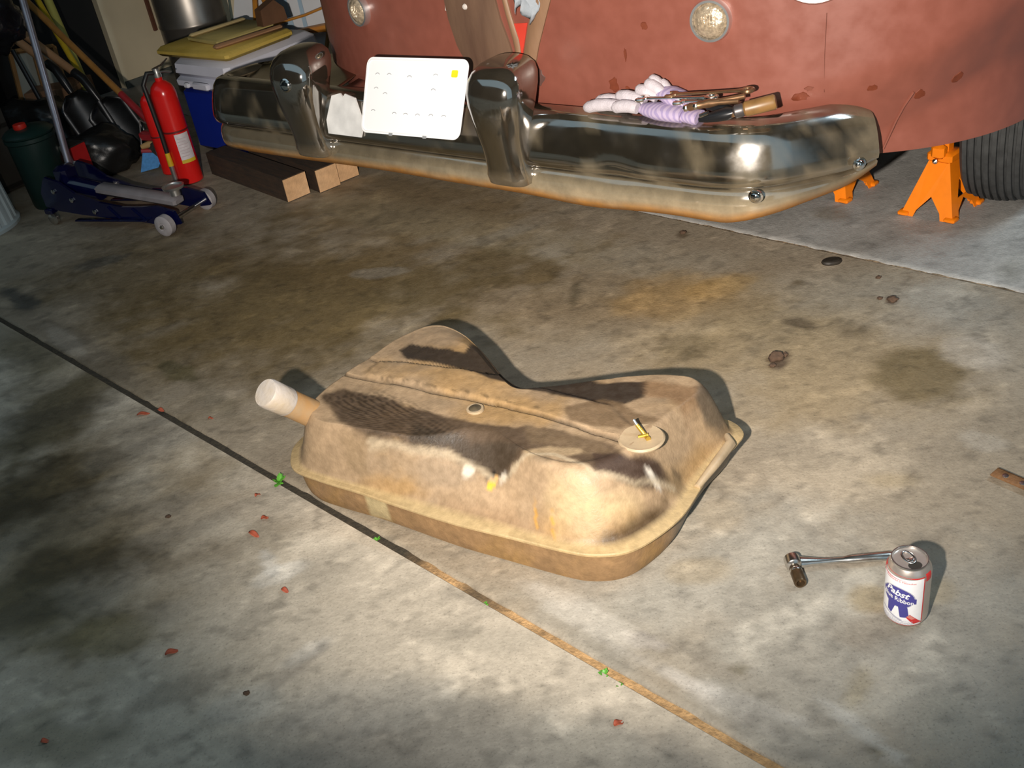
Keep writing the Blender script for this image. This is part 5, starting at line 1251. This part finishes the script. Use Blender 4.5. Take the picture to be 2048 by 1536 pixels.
la = MB(); la.box((.19, 0, .095), (.36, .055, .03), Matrix.Rotation(math.radians(-6), 3, 'Y'), .008); la.build('lift_arm', mat('grey_arm_paint', (.22, .20, .21), .5, scale=20, var=.15), jack)
MB().lathe([(0, 0), (.018, 0), (.018, .02), (.035, .024), (.038, .034), (.032, .034), (.03, .03), (0, .03)], (.02, 0, .098), 20).build('saddle', m_sil, jack)
MB().tube([(.36, 0, .10), (JL - .06, 0, .12)], [.032, .036], 20).build('hydraulic_cylinder', m_navy, jack)
hs = MB(); hs.box((JL - .05, 0, .15), (.06, .07, .09), bev=.012); hs.build('handle_socket', m_navy, jack)
j2l = Matrix.Rotation(-jang, 3, 'Z')
h_a = j2l @ (Vector((-1.464, 3.72, 0.0825)) - jf); h_b = j2l @ (Vector((-1.516, 4.05, 0.7605)) - jf)
MB().tube([h_a, h_b], .0135, 16).build('handle', mat('dull_silver_tube', (.40, .36, .40), .32, .8), jack)
# grey flared blade behind the handle
gs = thing('floor_scraper', 'grey flared steel scraper blade standing behind the trolley jack', 'scraper', Vector((-1.517, 3.797, 0)))
gb = gs.location
pts_ = [Vector((-1.571, 3.8, 0.0428)) - gb, Vector((-1.438, 3.8, 0.0713)) - gb, Vector((-1.476, 3.84, 0.1426)) - gb, Vector((-1.508, 3.84, 0.1402)) - gb]
s_ = MB(); s_.loft([pts_, [p + Vector((0, .004, 0)) for p in pts_]], True, True); s_.build('blade', mat('grey_blade', (.30, .28, .29), .5, .3, scale=20, var=.1), gs, sm=False)
MB().tube([(pts_[2] + pts_[3]) / 2 + Vector((0, .002, -.02)), (pts_[2] + pts_[3]) / 2 + Vector((-.02, .02, .06))], .013, 12).build('ferrule', m_sil, gs)
s2 = MB(); low_ = [pts_[0], pts_[1], Vector((pts_[1].x, pts_[1].y + .03, 0)), Vector((pts_[0].x, pts_[0].y + .03, 0))]
s2.loft([low_, [p + Vector((0, .004, 0)) for p in low_]], True, True); s2.build('blade_skirt', MATS['grey_blade'], gs, sm=False)

# wood blocks on the floor under the bumper
m_dkw = mat('dark_old_timber', (0.022, 0.014, 0.009), rough=.8, col2=(.05, .026, .013), scale=14, stretch=(1, 6, 6), bump=.2)
m_end = mat('sawn_end_grain', (0.55, 0.33, 0.17), rough=.8, scale=40, var=.15, bump=.2)
def timber(p0, p1, w, h, label):
    p0 = Vector(p0); p1 = Vector(p1); d = p1 - p0; Ln = d.length; a = math.atan2(d.y, d.x)
    t = thing('wood_block', label, 'wood block', p0, a, 'timber blocks under the bumper')
    MB().box((Ln / 2, w / 2, h / 2), (Ln, w, h), bev=.003).build('beam', m_dkw, t)
    MB().box((-.0012, w / 2, h / 2), (.003, w - .006, h - .006), bev=.001).build('end_face', m_end, t)
    return t
timber(((-0.658, 3.413, 0)), ((-1.001, 3.86, 0)), -.085, .085, 'longest dark wood block with sawn pale end, nearest the jack')
timber(((-0.5482, 3.453, 0)), ((-0.8455, 3.874, 0)), -.078, .085, 'middle wood block with charred pale end under the bumper')
timber(((-0.4845, 3.521, 0)), ((-0.7161, 3.85, 0)), -.078, .075, 'farthest wood block with pale end under the bumper')

# green bin, red carton, bags, boxes
bc = Vector((-1.603, 3.84, 0))
gbn = thing('garbage_bin', 'dark green plastic bin with a red cap on its lid', 'bin', bc)
m_grn = mat('dark_green_plastic', (0.005, 0.022, 0.018), rough=.4, scale=20, var=.1)
MB().lathe([(0, 0), (.074, 0), (.078, .008), (.086, .25), (.092, .255), (.092, .268), (.087, .270), (0, .266)], seg=40).build('tub', m_grn, gbn)
MB().lathe([(0, .271), (.090, .271), (.092, .278), (.075, .292), (.03, .300), (0, .300)], seg=40).build('lid', m_grn, gbn)
MB().lathe([(0, 0), (.022, 0), (.024, .006), (.022, .018), (0, .020)], (-.012, -.02, .298), 20).build('red_cap', mat('red_cap_plastic', (.55, .02, .01), .4), gbn)
wc_ = Vector((-1.876, 3.675, 0))
wb = thing('white_tub', 'white ribbed plastic tub cut off by the left edge', 'tub', wc_)
m_wp = mat('white_ribbed_plastic', (0.42, 0.45, 0.44), rough=.45, scale=10, var=.08)
MB().lathe([(0, 0), (.165, 0), (.170, .01), (.150, .28), (.158, .285), (.158, .30), (.148, .30), (.145, .27), (0, .25)], seg=144, flute=(24, .018)).build('ribbed_wall', m_wp, wb, angle=20)
MB().lathe([(.166, 0), (.180, 0), (.182, .012), (.172, .018)], seg=64).build('foot_ring', m_wp, wb)
rc = Vector((-1.532, 3.977, 0))
rcn = thing('carton', 'red carton with white lettering beside the silver jack handle', 'carton', rc, -.55)
MB().box((0, 0, .085), (.10, .08, .17), bev=.003).build('box', mat('carton_red', (.50, .015, .015), .5, scale=20, var=.08), rcn, sm=False)
for (lx, lz, sx, sz) in ((-.03, .13, .018, .018), (-.027, .10, .02, .012), (-.012, .075, .03, .010), (-.005, .058, .022, .012), (.012, .05, .012, .022)):
    MB().box((lx, -.0405, lz), (sx, .0015, sz), Matrix.Rotation(.3, 3, 'Y')).build('white_lettering', mat('white_carton_ink', (.6, .6, .6), .6), rcn, sm=False)
MB().box((0, 0, .172), (.102, .082, .005), bev=.001).build('black_flap', mat('black_card', (.02, .02, .02), .6), rcn, sm=False)
def lump(name, label, cat, c, size, m, seed, sub=4, rough_=.28, group=None, flat=True):
    bm = bmesh.new(); bmesh.ops.create_icosphere(bm, subdivisions=sub, radius=1)
    from mathutils import noise
    rnd = Vector((seed * 7.3, seed * 3.1, seed * 5.7))
    for v in bm.verts:
        n = noise.noise(v.co * 1.4 + rnd) * rough_ + abs(noise.noise(v.co * 3.5 + rnd)) * rough_ * .7 + noise.noise(v.co * 8 + rnd) * rough_ * .18
        p = v.co * (1 + n)
        if flat and p.z < -.6: p.z = -.6 + (p.z + .6) * .1
        v.co = Vector((p.x * size[0], p.y * size[1], (p.z + .6) * size[2]))
    zmin = min(v.co.z for v in bm.verts)
    for v in bm.verts: v.co.z -= zmin
    me = bpy.data.meshes.new(name); bm.to_mesh(me); bm.free()
    me.polygons.foreach_set('use_smooth', [True] * len(me.polygons)); me.materials.append(m)
    o = bpy.data.objects.new(name, me); COL.objects.link(o); o.location = c
    return tag(o, label, cat, group)
m_bag = mat('black_bag_plastic', (.010, .010, .010), rough=.32, scale=10, var=.2, bump=.25, bscale=22)
lump('trash_bag', 'glossy black trash bag slumped between the bin and the shovel blades', 'bag', Vector((-1.492, 4.111, 0)), (.15, .11, .11), m_bag, 3)
lump('trash_bag', 'black trash bag behind the green bin', 'bag', Vector((-1.815, 4.472, 0)), (.20, .14, .15), m_bag, 8)
hb = lump('vinyl_bag', 'glossy black vinyl bag stuffed high at the left edge behind the pole', 'bag', Vector((-1.687, 4.12, 0.4989)), (.11, .10, .11), mat('black_vinyl', (.012, .012, .015), rough=.15, scale=10, var=.2, bump=.3, bscale=12), 11, flat=False)
# cabinet the vinyl bag stands on
cbx = Vector((-2.007, 4.14, 0.175)); zt = hb.location.z
shelf = thing('plywood_shelf', 'dark plywood shelf unit at the left edge under the vinyl bag', 'shelf', (cbx.x, cbx.y, 0), -.7)
m_ply = mat('dark_plywood', (.035, .028, .02), .8, scale=10, var=.2)
for zz in (.02, zt * .5, zt - .012): MB().box((0, 0, zz), (.36, .26, .022), bev=.002).build('shelf_board', m_ply, shelf, sm=False)
for sx in (-1, 1): MB().box((sx * .17, 0, zt / 2 - .01), (.02, .26, zt - .03), bev=.002).build('side_panel', m_ply, shelf, sm=False)
# cardboard box and framed board
bx0 = Vector((-1.803, 4.647, 0)); 
cbk = thing('cardboard_box', 'brown cardboard box behind the black bags', 'box', bx0 + Vector((0, .18, 0)), -.1)
m_card = mat('brown_cardboard', (.22, .115, .06), .8, scale=14, var=.12)
zb_top = Vector((-1.776, 4.62, 0.2153)).z
MB().box((0, 0, zb_top / 2), (.24, .2, zb_top), bev=.003).build('carton', m_card, cbk, sm=False)
MB().box((.01, -.1005, zb_top / 2), (.035, .001, zb_top * .98)).build('packing_tape', mat('dark_tape', (.10, .07, .05), .4), cbk, sm=False)
fr_p = wy_poly([(-2.027, 4.85, 0.1728), (-1.8, 4.85, 0.1807), (-1.765, 4.85, 0.3737), (-1.962, 4.85, 0.3796)])
fb0 = (fr_p[0] + fr_p[1]) / 2; fb0.z = 0
fb = thing('framed_board', 'grey white board in a wooden frame leaning behind the poles', 'board', fb0)
fl_ = [p - fb0 for p in fr_p]
low2 = [Vector((fl_[0].x, .03, 0)), Vector((fl_[1].x, .03, 0))]
t_ = MB(); t_.loft([[low2[0], low2[1], fl_[2], fl_[3]], [p + Vector((0, .012, 0)) for p in (low2[0], low2[1], fl_[2], fl_[3])]], True, True); t_.build('panel', mat('dusty_white_panel', (.33, .34, .30), .7, scale=8, var=.12), fb, sm=False)
m_fw = mat('frame_wood', (.33, .17, .06), .6, scale=10, var=.2)
for (a_, b_2) in ((low2[0], fl_[3]), (low2[1], fl_[2]), ((low2[0] + low2[1]) / 2 + Vector((.01, -.012, 0)), (fl_[2] + fl_[3]) / 2 + Vector((.01, -.012, 0)))):
    MB().tube([a_ + Vector((0, -.006, 0)), b_2 + Vector((0, -.006, 0))], .016, 4, flat=.7).build('stile', m_fw, fb, sm=False)
MB().tube([fl_[3] + Vector((0, -.006, 0)), fl_[2] + Vector((0, -.006, 0))], .016, 4, flat=.7).build('rail', m_fw, fb, sm=False)

# long handled tools leaning in the corner
m_wh = mat('varnished_ash', (.42, .20, .05), .4, col2=(.33, .15, .035), scale=8, stretch=(3, 3, .6))
m_rdp = mat('red_sleeve_paint', (.30, .02, .025), .4)
def leaning(name, label, cat, a_, b_, r, m, loc0=None):
    a_, b_ = Vector(a_), Vector(b_); t = thing(name, label, cat, loc0 if loc0 is not None else a_)
    return t, a_ - t.location, b_ - t.location
t, a_, b_ = leaning('push_broom', 'push broom, orange wood handle with a red sleeve, leaning in the corner', 'broom', ((-1.2, 4.05, 0.1432)), ((-1.814, 4.75, 0.6613)), .013, m_wh)
MB().tube([a_ + (b_ - a_) * .235, b_], .0135, 14).build('handle', m_wh, t)
MB().tube([a_, a_ + (b_ - a_) * .24], .0142, 14).build('red_sleeve', m_rdp, t)
hb_ = a_ + Vector((0, .0, -.02)); MB().box(hb_, (.20, .05, .035), rotz(-.6), .006).build('broom_block', m_rdp, t)
zz = t.location.z + hb_.z - .018
MB().box(hb_ + Vector((0, 0, -.018 - zz / 2)), (.19, .045, zz), rotz(-.6), .01, ).build('bristles', mat('dark_bristle', (.03, .025, .02), .9, scale=120, var=.4), t)
# hand brush with blue bristles
hb2 = Vector((-1.258, 4.005, 0))
bt = thing('hand_brush', 'hand brush with blue bristles and tan block leaning by the red extinguishers', 'brush', hb2)
f_ = [Vector((-1.313, 4.02, 0.002)) - hb2, Vector((-1.24, 4.02, 0.0038)) - hb2, Vector((-1.211, 4.06, 0.0535)) - hb2, Vector((-1.294, 4.06, 0.0658)) - hb2]
f_[0].z = max(f_[0].z, .002); f_[1].z = max(f_[1].z, .01)
q_ = MB(); q_.loft([f_, [p + Vector((.004, .03, 0)) for p in f_]], True, True); q_.build('bristles', mat('sky_blue_bristle', (.07, .25, .55), .7, scale=90, var=.15), bt)
MB().tube([f_[3] + Vector((-.004, .012, .004)), f_[2] + Vector((.004, .012, .004))], .011, 8).build('red_band', m_rdp, bt)
MB().tube([f_[3] + Vector((.0, .014, .02)), (f_[2] + f_[3]) / 2 + Vector((.01, .014, .035)), f_[2] + Vector((.0, .014, .05))], [.010, .016, .014], 10).build('tan_block', mat('tan_brush_wood', (.45, .28, .11), .6), bt)
wr_ = MB(); wr_.tube([f_[3] + Vector((.0, .012, .018)), Vector((-1.275, 4.1, 0.1847)) - hb2, Vector((-1.226, 4.05, 0.172)) - hb2], .003, 6); wr_.build('hanging_wire', m_sil, bt)
# two shovels
m_blade = mat('blackened_shovel_steel', (.025, .026, .028), .3, .75, scale=20, var=.3)
def shovel(label, hp, hq, tip, w, wood):
    hp, hq, tip = Vector(hp), Vector(hq), Vector(tip)
    t = thing('shovel', label, 'shovel', tip)
    hp -= tip; hq -= tip; z0 = Vector()
    MB().tube([hp, hq], .0165, 14).build('handle', wood, t)
    d = (z0 - hq).normalized(); s = d.cross(Vector((.3, -1, .2))).normalized(); up = s.cross(d)
    MB().tube([hq + (hp - hq).normalized() * .05, hq, hq + d * .06, hq + d * .10], [.0185, .0185, .017, .014], 14).build('socket', m_bk, t)
    Lb = (z0 - hq).length; rows = []
    n = 9; b0_ = .10 / Lb
    for i in range(15):
        u = i / 14; c = hq.lerp(z0, b0_ + (1 - b0_) * u)
        ww = w * (min(1, u * 5 + .35) if u < .2 else (1 if u < .55 else math.sqrt(max(0.0004, 1 - ((u - .55) / .45) ** 2))))
        rows.append([c + s * (ww * (2 * j / (n - 1) - 1)) + up * (-.03 * (1 - (2 * j / (n - 1) - 1) ** 2) * (1 - .5 * u)) for j in range(n)])
    o = MB().grid(rows).build('blade', m_blade, t); so = o.modifiers.new('plate', 'SOLIDIFY'); so.thickness = .003
    return t
shovel('round point shovel with tan wood handle and dark blade, nearer the broom', ((-1.865, 4.55, 0.628)), ((-1.501, 4.3, 0.3309)), ((-1.357, 4.244, 0)), .085, mat('tan_handle_wood', (.36, .20, .10), .5, scale=9, var=.2))
shovel('round point shovel with dark scuffed handle, left of the other shovel', ((-1.848, 4.5, 0.5763)), ((-1.591, 4.3, 0.3823)), ((-1.459, 4.233, 0)), .080, mat('tan_handle_wood', (.36, .20, .10)))
# yellow poles
m_yel = mat('yellow_fibreglass', (.55, .38, .02), .4, scale=15, var=.1); m_yel2 = mat('pale_yellow_pole', (.45, .42, .10), .45, scale=15, var=.1)
def pole(label, a_, b_, r, m, nm='pole', foot=None):
    a_, b_ = Vector(a_), Vector(b_); d = b_ - a_; f0 = a_ - d * (a_.z / d.z)
    t = thing(nm, label, 'pole', f0)
    MB().tube([Vector(), (b_ - f0)], r, 12).build('shaft', m, t)
    MB().tube([Vector((0, 0, .001)), (b_ - f0).normalized() * .05], r * 1.25, 12).build('end_cap', m_bk, t)
pole('thin orange yellow pole leaning left of the pale yellow one', ((-1.694, 4.75, 0.4248)), ((-1.815, 4.95, 0.6456)), .013, m_yel)
pole('thicker pale yellow pole leaning against the dark doorway', ((-1.677, 4.8, 0.2197)), ((-1.778, 5, 0.6307)), .019, m_yel2)
pole('thin black pole crossing the framed board', ((-1.818, 4.6, 0.2326)), ((-1.868, 4.65, 0.4218)), .010, m_bk)

# ---------------------------------------------------------------- leaves, weeds, crumbs on the floor
m_leaf = mat('red_leaf', (.36, .075, .035), rough=.6, scale=60, var=.25)
m_leaf2 = mat('brown_leaf', (.16, .075, .03), rough=.7, scale=60, var=.25)
def leaf(p, L, w, rot, label, m=m_leaf, grp='fallen leaf scraps', curl=.3):
    rows = []
    for i in range(7):
        t = i / 6; ww = w * math.sin(PI * (.06 + .88 * t)) ** .8
        rows.append([(L * (t - .5), ww * s, .0022 + curl * w * s * s + .003 * math.sin(t * 5)) for s in (-1, -.5, 0, .5, 1)])
    o = MB().grid(rows).build('fallen_leaf', m); o.location = Vector(p); o.rotation_euler = (0, 0, rot)
    so = o.modifiers.new('leaf', 'SOLIDIFY'); so.thickness = .0006
    tag(o, label, 'leaf', grp); return o
leaf(((-0.6592, 1.315, 0)), .022, .007, .4, 'bright red leaf scrap alone on the pale apron, low left')
leaf(((-0.8903, 2.139, 0)), .030, .007, .1, 'red leaf scrap just below the dark joint at the left')
leaf(((-0.8485, 2.144, 0)), .018, .006, -.5, 'red leaf scrap lying at the edge of the dark joint')
leaf(((-0.5518, 1.604, 0)), .028, .006, -.7, 'largest red leaf scrap below the filler neck on the apron')
leaf(((-0.5351, 1.65, 0)), .015, .006, .3, 'small red leaf scrap above the largest one on the apron')
leaf(((-0.5597, 1.733, 0)), .014, .005, .9, 'red leaf scrap nearest the green weed tuft on the apron')
leaf(((-0.4716, 1.425, 0)), .016, .005, -.6, 'faded red leaf scrap in the middle of the apron')
leaf(((-0.7134, 2.068, 0)), .012, .004, .2, 'tiny red leaf scrap on the garage slab near the joint')
leaf(((-0.8366, 1.163, 0)), .012, .005, .2, 'tiny red leaf scrap at the bottom left corner')
leaf(((0.0718, 1.011, 0)), .016, .006, .5, 'faint red leaf scrap near the tan joint strip, bottom centre')
m_weed = mat('weed_green', (.09, .30, .03), rough=.5, scale=80, var=.25)
def weed(p, n, r, label, seed):
    rnd = random.Random(seed); mb = MB()
    for k in range(n):
        a = rnd.uniform(0, 2 * PI); el = rnd.uniform(.3, 1.2); L = r * rnd.uniform(.6, 1.1); w = L * .28
        d = Vector((math.cos(a) * math.cos(el), math.sin(a) * math.cos(el), math.sin(el))); s = Vector((-math.sin(a), math.cos(a), 0)); u = d.cross(s)
        if u.z < 0: u = -u
        ctr = [d * (L * t) - u * (.3 * L * t * t) for t in (0, .3, .6, .85, 1)]; ws = [.15, .8, 1, .6, .05]
        mb.grid([[c - s * w * q, c + u * (.05 * L), c + s * w * q] for c, q in zip(ctr, ws)])
    o = mb.build('weed_tuft', m_weed); o.location = Vector(p) + Vector((0, 0, -.004)); tag(o, label, 'weed', 'weeds in the floor joint'); return o
weed(((-0.5206, 1.772, 0)), 16, .020, 'largest green weed tuft in the joint left of the tank', 1)
weed(((-0.3038, 1.53, 0)), 9, .009, 'tiny green weed tuft in the joint in front of the tank', 2)
weed(((0.0665, 1.111, 0)), 10, .011, 'green weed tuft in the tan joint strip, low centre', 3)
weed(((0.0858, 1.085, 0)), 9, .009, 'small green weed tuft just right of another in the joint', 4)
weed(((-0.1072, 1.311, 0)), 7, .007, 'tiny green weed tuft where the joint turns tan', 6)
m_rub = mat('black_rubber_bit', (.022, .017, .012), .6, scale=60, var=.3)
gm = Vector((0.8595, 2.318, 0)); gt = thing('rubber_plug', 'flat dark oval rubber plug lying on the slab beside the second joint', 'plug', gm, -.1)
R_ = Matrix.Diagonal((1.25, .8, 1)).to_3x3()
pg = MB(); pg.lathe([(0, 0), (.019, 0), (.021, .004), (.019, .009), (.012, .011), (0, .010)], seg=28, rot=R_); pg.build('disc', m_rub, gt)
pg = MB(); pg.lathe([(.012, .0105), (.015, .0115), (.0165, .0108), (.0155, .0098)], seg=28, rot=R_); pg.build('ridge', m_rub, gt)
m_clod = mat('dark_dirt_clod', (.075, .042, .024), .9, scale=60, var=.35)
def clod(p, s, label, seed):
    o = lump('dirt_clod', label, 'dirt clod', Vector(p), (s, s * .8, s * .6), m_clod, seed, sub=3, rough_=.5, group='dirt clods on the slab'); return o
clod(((0.9212, 2.081, 0)), .012, 'dark dirt clod standing alone right of the rubber plug', 1)
clod(((0.5915, 1.917, 0)), .016, 'largest crumbled dark dirt clod above the right end of the tank', 2)
clod(((0.6107, 1.924, 0)), .008, 'small dirt crumb right of the largest clod', 3)
clod(((0.574, 1.89, 0)), .007, 'small dirt crumb just below the largest clod', 4)
clod(((0.8986, 2.1, 0)), .006, 'tiny dirt crumb left of the lone clod', 5)
clod(((0.5479, 2.638, 0)), .009, 'dark dirt clod under the bumper corner', 6)
clod(((0.9351, 2.201, 0)), .006, 'tiny dirt crumb below the second joint', 7)
clod(((-0.5113, 1.194, 0)), .005, 'dark twig crumb at the bottom of the apron', 8)
clod(((-0.7441, 1.711, 0)), .005, 'dark crumb on the stained part of the apron', 9)
